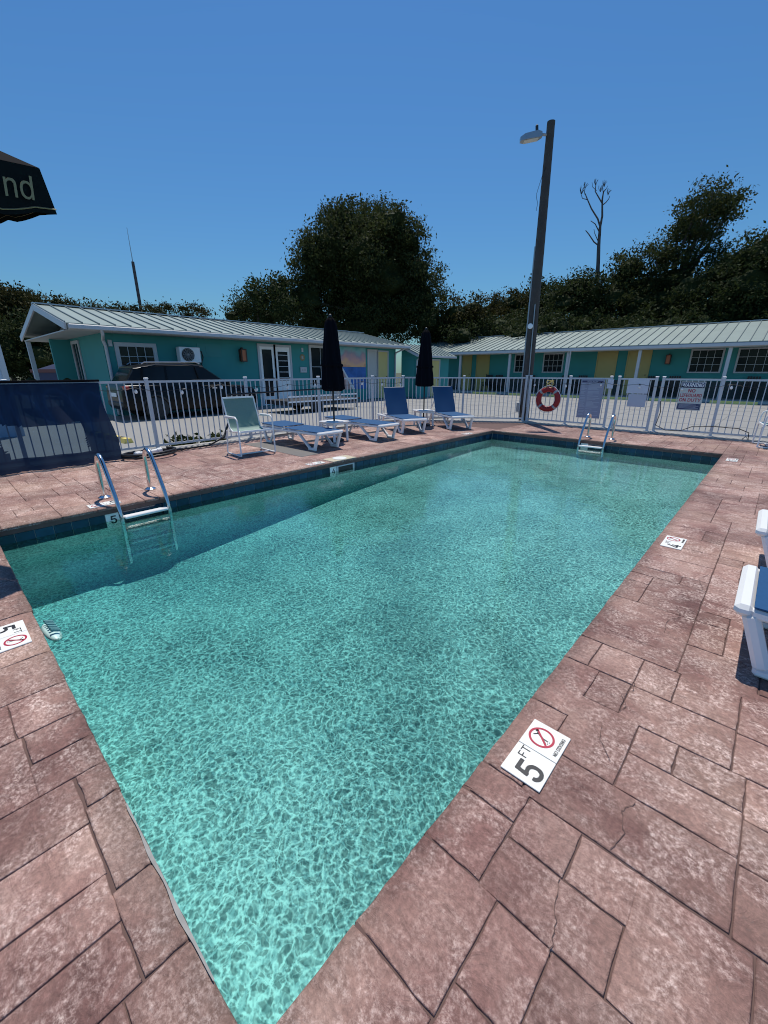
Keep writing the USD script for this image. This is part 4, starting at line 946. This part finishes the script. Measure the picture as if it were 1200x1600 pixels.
MB().tube([(0, 0, 0.03), (0, 0, cen[2] + .1), tuple((MU @ np.array([0, 0, vh + .5, 1]))[:3])], .024, 10).build('pole', M_dark, bu)
MB().lathe([(.28, 0), (.28, .05), (.05, .08), (.04, .35)], n=20).build('base', M_dark, bu)

# ------------------------------------------------------------------ blue mesh screen hung on the fence, hose and fittings
bs = thing('mesh_screen', 'translucent blue mesh screen draped over the near left fence', 'screen', (0, 0, 0))
V, F = [], []; ny, nz = 90, 40; y0, y1 = -2.6, 2.02
for i in range(ny + 1):
    for j in range(nz + 1):
        u, v = i / ny, j / nz; y = y0 + (y1 - y0) * u
        x = -8.175 + .42 * (1 - v) ** 1.3 + (.035 * math.sin(14 * y + 2 * v) + .03 * math.sin(5.3 * y + 1)) * (1 - v * .8)
        V.append((x, y + .03 * math.sin(6 * v), .03 + v * 1.20))
for i in range(ny):
    for j in range(nz):
        a = i * (nz + 1) + j; F += [[a, a + nz + 1, a + nz + 2], [a, a + nz + 2, a + 1]]
V, F = np.array(V), np.array(F); fc = V[F].mean(1)
thin = (fc[:, 1] > .62 + .06 * np.sin(9 * fc[:, 2])) & (fc[:, 1] < 1.62) & (fc[:, 2] > .20) & (fc[:, 2] < .66 + .04 * np.sin(4 * fc[:, 1]))
def sub(sel):
    u, inv = np.unique(F[sel], return_inverse=True); return V[u], inv.reshape(-1, 3)
MB().add(*sub(~thin)).build('mesh_cloth', M_bluemesh, bs, smooth=True)
MB().add(*sub(thin)).build('thin_cloth', M_bluewin, bs, smooth=True, label='single see-through layer of the blue mesh')
MB().tube([(-8.19, y, 1.262) for y in np.linspace(y0, y1, 12)], .018, 8).build('hem', M_navy, bs)
pp = thing('pipe_fitting', 'white pipe fitting lying on hose coil beside the screen', 'pipe', (-7.75, 2.25, .03), .3)
MB().tube([(0, -.05, .05), (0, .42, .05)], .035, 12).build('pipe', M_white, pp)
for q in (0, .2, .4): MB().tube([(0, q - .04, .05), (0, q + .04, .05)], .046, 12).build('collar', M_white, pp)
hs = thing('hose', 'thick black hose running down the fence to a coil', 'hose', (0, 0, 0))
hp = [(-8.12, 4.16, .80), (-8.1, 4.12, .45), (-8.05, 3.95, .15), (-8.0, 3.6, .04), (-7.98, 3.1, .03), (-7.95, 2.7, .03)]
for t in np.linspace(0, 4 * math.pi, 40): hp.append((-7.78 + (.30 - .004 * t) * math.cos(t + 2.2), 2.45 + .42 * math.sin(t + 2.2), .03 + .006 * t))
MB().tube(hp, .022, 8).build('hose_line', M_hose, hs, smooth=60)
cs = thing('painted_wheel_stop', 'yellow and black striped wheel stop lying behind the left fence', 'wheel stop', (-11.2, 2.75, LOT), math.radians(5))
for k in range(8): MB().prism([(-.10, 0), (.10, 0), (.06, .10), (-.06, .10)], -1.0 + .25 * k, -.752 + .25 * k, frame([0, 0, 0], [0, 1, 0], [0, 0, 1], [1, 0, 0])).build('stripe', M_stopyellow if k % 2 else M_dark, cs)
nt = thing('leaf_net', 'round pool leaf net on long black pole along the fence', 'pool net', (0, 0, 0))
MB().tube([(FX + .06, 4.2, .96), (FX + .06, 6.9, 1.01)], .016, 8).build('pole', M_dark, nt)
hoop = [(FX + .06, 7.08 + .15 * math.cos(a), .93 + .17 * math.sin(a)) for a in np.linspace(0, 2 * math.pi, 25)[:-1]]
MB().tube(hoop, .013, 6, True).build('hoop', M_grey_metal, nt)
MB().add(hoop + [(FX + .02, 7.08, .93)], [[k, (k + 1) % 24, 24] for k in range(24)]).build('netting', M_net, nt)
def bush(label, p, r_, n, mt, seed):
    g = np.random.default_rng(seed); m = thing('weed', label, 'plant', p, 0, None)
    P = g.normal(0, 1, (n, 3)) * [r_, r_, r_ * .55] + [0, 0, r_ * .6]; P[:, 2] = np.abs(P[:, 2])
    V, F = leaves(P, .06, g); MB().add(V, F).build('foliage', mt, m)
    MB().tube([(0, 0, 0), (0, 0, r_ * .8)], .01, 5).build('stem', M_bark, m)
def leaves(P, size, g, droop=.0):
    n = len(P); a = g.normal(0, 1, (n, 3)); a /= np.linalg.norm(a, axis=1, keepdims=True); b = np.cross(a, g.normal(0, 1, (n, 3))); b /= np.linalg.norm(b, axis=1, keepdims=True)
    s = size * (.6 + .8 * g.random(n))[:, None]; a = a * s; b = b * s * .55
    V = np.stack([P - a, P + b * .9 - a * .1, P + a, P - b * .9 - a * .1], 1).reshape(-1, 3)
    i = np.arange(n) * 4
    return V, np.vstack([np.c_[i, i + 1, i + 2], np.c_[i, i + 2, i + 3]])
bush('low weedy clump at fence foot behind the left ladder', (-8.75, 3.45, LOT), .14, 260, M_leaf_dark, 5)
bush('smaller weedy clump at fence foot left of the green chair', (-8.9, 4.2, LOT), .10, 180, M_leaf_dark, 6)

# ------------------------------------------------------------------ parked car (faces +y), trailer
car = thing('parked_car', 'black SUV parked beside the teal office wall', 'car', (-15.55, 6.5, LOT), math.pi / 2)
def loft(secs):
    """closed sections of equal length along x -> hull strips"""
    n = len(secs[0]); V = np.vstack(secs); F = []
    for i in range(len(secs) - 1):
        for k in range(n):
            l = (k + 1) % n; F += [[i * n + k, i * n + l, (i + 1) * n + l], [i * n + k, (i + 1) * n + l, (i + 1) * n + k]]
    for base, sg2 in ((0, 1), ((len(secs) - 1) * n, -1)):
        for k in range(1, n - 1): F.append([base, base + k, base + k + 1][::sg2])
    t = trimesh.Trimesh(V, F, process=False); t.fix_normals(); return t
def sec(x, w, z0, z1, sh=.07):
    return np.array([(x, y, z) for y, z in ((-w + .06, z0), (-w, z0 + .12), (-w - .0, (z0 + z1) / 2), (-w + .03, z1 - sh), (-w + .12, z1), (w - .12, z1), (w - .03, z1 - sh), (w, (z0 + z1) / 2), (w, z0 + .12), (w - .06, z0))])
MB().tri(loft([sec(-2.32, .78, .42, .95), sec(-2.24, .90, .32, 1.10), sec(-1.6, .93, .26, 1.10), sec(0, .935, .24, 1.06), sec(1.1, .93, .26, 1.04), sec(1.7, .92, .26, 1.0), sec(2.15, .86, .30, .90), sec(2.33, .72, .36, .74)])).build('body', M_carpaint, car, smooth=40)
def gsec(x, w0, w1, z0, z1): return np.array([(x, -w0, z0), (x, -w1, z1 - .06), (x, -w1 + .1, z1), (x, w1 - .1, z1), (x, w1, z1 - .06), (x, w0, z0)])
MB().tri(loft([gsec(-2.20, .82, .70, 1.06, 1.14), gsec(-1.85, .84, .68, 1.05, 1.60), gsec(-1.2, .85, .70, 1.05, 1.70), gsec(-.2, .85, .71, 1.04, 1.72), gsec(.35, .85, .70, 1.03, 1.66), gsec(1.25, .84, .72, 1.0, 1.06)])).build('cabin', M_glass, car, smooth=40)
m = MB(); m.tri(loft([gsec(-1.86, .695, .67, 1.56, 1.63), gsec(-1.2, .712, .69, 1.64, 1.73), gsec(-.2, .72, .70, 1.66, 1.75), gsec(.35, .71, .69, 1.60, 1.69)])); m.build('car_roof', M_carpaint, car, smooth=40)
for s in (-1, 1):
    MB().tube([(-1.6, s * .66, 1.70), (-1.5, s * .66, 1.76), (.1, s * .66, 1.785), (.25, s * .66, 1.73)], .016, 6).build('roof_rail', M_alloy, car)
    for x0, x1 in (((-.98, 1.03), (-.92, 1.66)), ((.12, 1.02), (.05, 1.66)), ((-1.75, 1.03), (-1.62, 1.58))):
        MB().bar((x0[0], s * .858, x0[1]), (x1[0], s * .715, x1[1] - .02), .06, .03).build('pillar', M_carpaint, car)
    for x in (-1.42, 1.42):
        wv = MB().lathe([(.30, -.11), (.345, -.09), (.355, 0), (.345, .09), (.30, .11)], n=28).move(frame([x, s * .86, .355], [1, 0, 0], [0, 0, 1], [0, -1, 0])).build('wheel', M_tyre, car, smooth=40)
        rm = MB().lathe([(.235, 0), (.24, .012), (.20, .012)], n=24)
        for k in range(5): rm.bar((0, 0, .008), (.22 * math.cos(k * 1.2566), .22 * math.sin(k * 1.2566), .012), .07, .02)
        rm.move(frame([x, s * .968, .355], [1, 0, 0], [0, 0, 1], [0, s * -1.0, 0]) if s < 0 else frame([x, s * .968, .355], [-1, 0, 0], [0, 0, 1], [0, 1, 0])); rm.build('rim', M_alloy, wv)
        MB().tube([(x + .41 * math.cos(a), s * .925, .355 + .41 * math.sin(a)) for a in np.linspace(-.1, math.pi + .1, 14)], .03, 6).build('wheel_arch', M_dark, car)
    for x in (-.55, .55): MB().box([x, s * .945, .93], [.18, .03, .03], bev=.008).build('door_handle', M_alloy, car)
    MB().box([1.02, s * 1.0, 1.10], [.12, .20, .15], bev=.03).build('mirror', M_carpaint, car)
    MB().box([-2.20, s * .70, 1.0], [.16, .42, .12], bev=.03).build('tail_light', M_tail, car)
    MB().box([2.12, s * .66, .78], [.22, .30, .10], bev=.03).build('headlight', M_lens, car)
MB().box([-2.30, 0, .50], [.10, 1.5, .16], bev=.03).build('rear_bumper', M_dark, car); MB().box([-2.335, 0, .78], [.02, .5, .12]).build('licence_plate', M_white, car)
trl = thing('flat_trailer', 'low black flat trailer with white edge strips before white door', 'trailer', (-13.7, 10.6, LOT), math.pi / 2)
MB().b(-1.7, 1.7, -.75, .75, .30, .46).build('bed', M_dark, trl)
for z in (.40, .58): MB().b(-1.7, 1.7, -.79, -.752, z, z + .05).build('edge_strip', M_cap, trl)
for x in (-1.65, -.5, .6, 1.65): MB().b(x - .03, x + .03, -.75, -.70, .46, .66).build('stake', M_dark, trl)
for s in (-1, 1):
    MB().lathe([(.22, -.08), (.28, -.06), (.28, .06), (.22, .08)], n=20).move(frame([-.3, s * .62, .28], [1, 0, 0], [0, 0, 1], [0, -1, 0])).build('wheel', M_tyre, trl)
MB().bar((1.7, 0, .36), (2.6, 0, .36), .09).build('tow_bar', M_dark, trl); MB().bar((2.4, 0, .36), (2.4, 0, 0), .05).build('jack_leg', M_grey_metal, trl)

# things under and beside the porch at the far left
wb = thing('white_shed', 'tall pale shed whose plain side fills the left frame edge', 'shed', (-14.9, -.55, LOT))
MB().b(-1.6, 1.6, -2.0, 1.98, 0, 4.2).build('wall', mat('pale_blue_siding', (.50, .58, .66), .7, .04), wb)
MB().b(1.55, 1.66, 1.93, 2.04, 0, 4.2).build('corner_board', M_trim, wb)
MB().b(-1.8, 1.85, -2.2, 2.2, 4.201, 4.3).build('roof', M_roof, wb)
tp = thing('covered_boat', 'dark blue covered boat with red stripe behind the porch post', 'boat', (-30.5, 6.3, LOT), .3)
m = MB(); m.tri(trimesh.convex.convex_hull(np.array([(-2.2, -.9, .7), (-2.2, .9, .7), (1.2, -.95, .8), (1.2, .95, .8), (2.6, 0, 1.0), (-2.2, -1, 1.5), (-2.2, 1, 1.5), (1.2, -1.05, 1.55), (1.2, 1.05, 1.55), (2.9, 0, 1.7), (-1, 0, 2.0), (1, 0, 2.1)]))); m.build('cover', mat('tarp_blue', (.008, .016, .06), .7, .2), tp)
MB().b(-2.2, 1.3, -1.07, -1.0, 1.42, 1.6).build('stripe', mat('red_stripe', (.10, .012, .012)), tp); MB().b(-1.8, 1.5, -.5, .5, .1, .69).build('cradle', M_dark, tp)
pk = thing('planter', 'white urn planter on stand by the gable window', 'planter', (-21.9, 3.1, LOT))
MB().lathe([(.16, 0), (.10, .08), (.07, .5), (.10, .75), (.22, .95), (.26, 1.05), (.23, 1.06)], n=18).build('urn', M_white, pk, smooth=40)
MB().lathe([(.22, 1.0), (.15, 1.18), (.03, 1.25)], n=12).build('plant', M_leaf_dark, pk)
dup(pk, (-19.95, 3.9, LOT), 0, 'white urn planter directly before the gable window')

# ------------------------------------------------------------------ trees
def tree(name, label, blobs, D, leafsize, per, mt, seed, trunk_px=None, group=None, flat=.85, shell=.55, depth=.8, solid=True):
    """blobs: (px, py, radius px[, distance]) as seen in the photograph, set D metres away; clumps of leaves fill them"""
    g = np.random.default_rng(seed)
    cs_ = [(at(b[0], b[1], b[3] if len(b) > 3 else D + g.uniform(-2, 2)), b[2] * D / 640 * .93) for b in blobs]
    base = np.mean([c for c, _ in cs_], 0) if trunk_px is None else at(trunk_px, 500, D); base[2] = LOT - .02
    r = thing(name, label, 'tree', base, 0, group)
    P = []
    for c, rad in cs_:
        nc = max(5, int(per * rad * rad / 2.2))
        u = g.normal(0, 1, (nc, 3)); u /= np.linalg.norm(u, axis=1, keepdims=True)
        rr = rad * (shell + (1 - shell) * g.random(nc) ** .6) * (.82 + .36 * meshkit.noise(u * 2.2 + c, seed))
        q = c + u * rr[:, None] * [1, 1, flat]
        for k in range(nc):
            n = 62; s = .24 + .22 * g.random(); P.append(q[k] + g.normal(0, 1, (n, 3)) * [s, s, s * .6])
    P = np.vstack(P) - base; P = P[P[:, 2] > .2]
    V, F = leaves(P, leafsize, g); core = MB()
    for c, rad in cs_:
        t = trimesh.creation.icosphere(2, 1.0); u = np.array(t.vertices)
        t.vertices = c - base + u * (rad * .52 * (.65 + .7 * meshkit.noise(u * 1.9 + c, seed + 1)))[:, None] * [1, 1, flat]; core.tri(t)
    if solid: core.build('inner_crown', M_leaf_dark, r)
    MB().add(V, F).build('crown', mt, r)
    m = MB(); top = np.mean([c for c, _ in cs_], 0) - base
    R0 = .10 + .028 * top[2]
    mid = top * [.35, .35, .5]
    m.tube([(0, 0, 0), mid * .5 + [.1, .1, 0], mid, top * [.8, .8, .85]], [R0, R0 * .85, R0 * .7, R0 * .3], 9)
    for c, rad in cs_:
        e = c - base; s = mid + (top * .85 - mid) * g.uniform(0, .6)
        m.tube([s, (s + e) / 2 + g.normal(0, .25, 3), e, e + [0, 0, rad * .5]], [R0 * .4, R0 * .28, R0 * .14, R0 * .05], 6)
    m.build('trunk', M_bark, r, smooth=50)
tree('oak_tree', 'huge dark round oak rising behind the office roof', [(552, 357, 40), (588, 352, 40), (520, 382, 42), (612, 372, 34), (560, 402, 62), (500, 428, 46), (642, 432, 50), (600, 440, 62), (658, 468, 40), (478, 468, 38), (540, 470, 58), (620, 492, 52), (570, 505, 50), (490, 505, 45), (668, 500, 35), (532, 352, 32), (616, 348, 28), (634, 380, 34), (492, 405, 36)], 38, .105, 26, M_leaf_oak, 1, 570)
tree('broadleaf_tree', 'lower bushy tree left of the huge oak', [(432, 456, 26), (405, 468, 26), (378, 484, 24), (440, 484, 30), (362, 495, 16), (410, 498, 28)], 36, .105, 26, M_leaf_dark, 2, 405)
grp = None
tree('broadleaf_tree', 'olive green tree directly right of the huge oak', [(712, 490, 24), (738, 484, 22), (700, 508, 24), (735, 510, 24)], 39, .105, 24, M_leaf_yel, 3)
tree('broadleaf_tree', 'mid height tree left of the lamp pole', [(775, 482, 25), (800, 478, 25), (762, 500, 24), (795, 505, 24)], 42, .105, 24, M_leaf_yel, 4)
tree('broadleaf_tree', 'tree whose top shows directly behind the lamp pole', [(843, 450, 18), (830, 470, 26), (862, 472, 28), (845, 500, 30), (815, 498, 22)], 43, .105, 22, M_leaf_dark, 5)
tree('broadleaf_tree', 'dense dark tree under the bare dead tree', [(902, 452, 28), (885, 475, 28), (926, 462, 26), (905, 495, 30), (940, 490, 28)], 40, .105, 24, M_leaf_dark, 6)
tree('broadleaf_tree', 'pointed bushy tree right of the bare dead tree', [(985, 418, 24), (972, 442, 28), (1002, 450, 28), (958, 470, 26), (990, 485, 32)], 41, .105, 24, M_leaf_oak, 7)
tree('windswept_tree', 'tall wind leaning tree with open crown at right', [(1110, 318, 26), (1138, 318, 19), (1088, 330, 25), (1062, 356, 20), (1105, 342, 30), (1042, 384, 24), (1078, 376, 26), (1112, 376, 18), (1025, 410, 20), (1140, 330, 16), (1060, 405, 22), (1015, 435, 20)], 42, .105, 21, M_leaf_oak, 8, 1035, shell=.4, solid=False)
tree('broadleaf_tree', 'dark low tree below the wind leaning tree', [(1050, 440, 30), (1085, 452, 34), (1035, 478, 34), (1080, 490, 36)], 40, .105, 24, M_leaf_dark, 9)
tree('broadleaf_tree', 'broad dark tree at the right frame edge', [(1150, 415, 30), (1190, 402, 32), (1125, 436, 30), (1170, 450, 42), (1225, 425, 48), (1122, 482, 36), (1200, 485, 46), (1260, 470, 50)], 40, .105, 24, M_leaf_dark, 10)
tree('pine_tree', 'wide olive pine above the left roof end', [(22, 466, 18), (-20, 462, 24), (55, 469, 15), (90, 474, 13), (118, 479, 9), (10, 485, 26), (60, 488, 22), (-30, 490, 35), (30, 512, 24), (100, 486, 16)], 44, .105, 26, M_leaf_pine, 11, 20, flat=.6)
tree('pine_tree', 'low pine row behind the roof left of the antenna', [(150, 482, 7), (172, 485, 8), (195, 483, 8), (215, 486, 8)], 46, .105, 26, M_leaf_pine, 12, flat=.6)
tree('pine_tree', 'low pine row behind the roof right of the antenna', [(238, 483, 8), (262, 481, 9), (285, 482, 9), (306, 484, 7), (250, 491, 8), (295, 492, 7), (320, 488, 5)], 46, .105, 24, M_leaf_pine, 13, flat=.55)
for k, x in enumerate(range(690, 1280, 45)):
    tree('understory_shrub', ['dark shrub right of the oak foot', 'dark shrub behind the far shed roof', 'dark shrub left of the lamp pole', 'dark shrub behind the lamp pole', 'dark shrub just right of the lamp pole', 'dark shrub under the dead tree', 'dark shrub right of the dead tree foot', 'dark shrub under the pointed tree', 'dark shrub under the wind leaning tree', 'dark shrub above the right motel window', 'dark shrub near the right frame edge', 'dark shrub at the right frame edge', 'dark shrub beyond the right frame edge', 'dark shrub far right'][k],
         [(x, 512, 26), (x + 20, 520, 24), (x - 12, 525, 24)], 37, .105, 20, M_leaf_dark, 40 + k)
for k, (x, lab) in enumerate(((-40, 'dark shrub beyond the left frame edge'), (5, 'dark shrub seen past the pale shed'), (45, 'dark shrub seen through the open porch'), (85, 'dark shrub hidden behind the gable wall'))):
    tree('understory_shrub', lab, [(x, 540, 26), (x + 18, 560, 26), (x - 14, 566, 24), (x + 5, 520, 24)], 40, .105, 22, M_leaf_dark, 70 + k)
dt = thing('dead_tree', 'bare dead tree with forked branches against the sky', 'tree', at(934, 500, 41) * [1, 1, 0] + [0, 0, LOT])
o = at(934, 500, 41) * [1, 1, 0] + [0, 0, LOT]
def br(pts, r0, r1, name='branch'):
    P = [at(x, y, 41) - o for x, y in pts]; P = np.array(P)
    MB().tube(P, np.linspace(r0, r1, len(P)) * (.75 if name == 'trunk' else .62), 7).build(name, M_deadwood, dt)
br([(933, 575), (934, 500), (934, 426), (935.5, 384), (937.5, 356)], .26, .13, 'trunk')
br([(935.6, 382), (937.5, 356), (941, 338), (941, 312), (943, 300), (946, 296)], .17, .05)
br([(941, 318), (934, 306), (930, 299), (931, 288), (934, 281)], .08, .03); br([(942, 320), (947, 316), (951, 311), (953, 306)], .07, .03)
br([(943, 302), (941, 292), (944, 285)], .05, .02); br([(932, 298), (926, 292), (925, 285)], .04, .02); br([(946, 297), (950, 290)], .04, .02)
br([(937, 352), (934, 342), (924, 326), (918, 312), (914, 302)], .11, .05); br([(914, 304), (912, 294), (915, 285)], .045, .02); br([(918, 312), (910, 310), (907, 300), (908, 290)], .05, .02)
br([(935.5, 384), (928, 378), (920, 366), (915, 360)], .09, .05); br([(936, 362), (930, 350), (923, 345)], .07, .04); br([(934, 376), (929, 364), (928, 358)], .05, .025)
br([(936, 398), (938, 392)], .04, .02)
for k in range(48):
    g = nrng; bx = [(914, 295), (931, 290), (944, 292), (950, 305), (909, 303), (938, 300)][k % 6]; a = g.uniform(-2.3, -.8)
    br([bx, (bx[0] + 4 * math.cos(a), bx[1] + 6 * math.sin(a)), (bx[0] + 7 * math.cos(a + .3), bx[1] + 11 * math.sin(a + .2))], .028, .01, 'twig')
an = thing('antenna_mast', 'thin antenna mast rising behind the left roof', 'antenna', at(223, 500, 45) * [1, 1, 0] + [0, 0, LOT])
zt_ = at(214, 408, 45)[2]; zz_ = at(207, 355, 45)[2]
MB().tube([(0, 0, 0), (0, 0, zt_)], [.16, .12], 8).build('mast', M_deadwood, an); MB().tube([(0, 0, zt_), (0, 0, zz_)], [.035, .015], 6).build('whip', M_grey_metal, an)
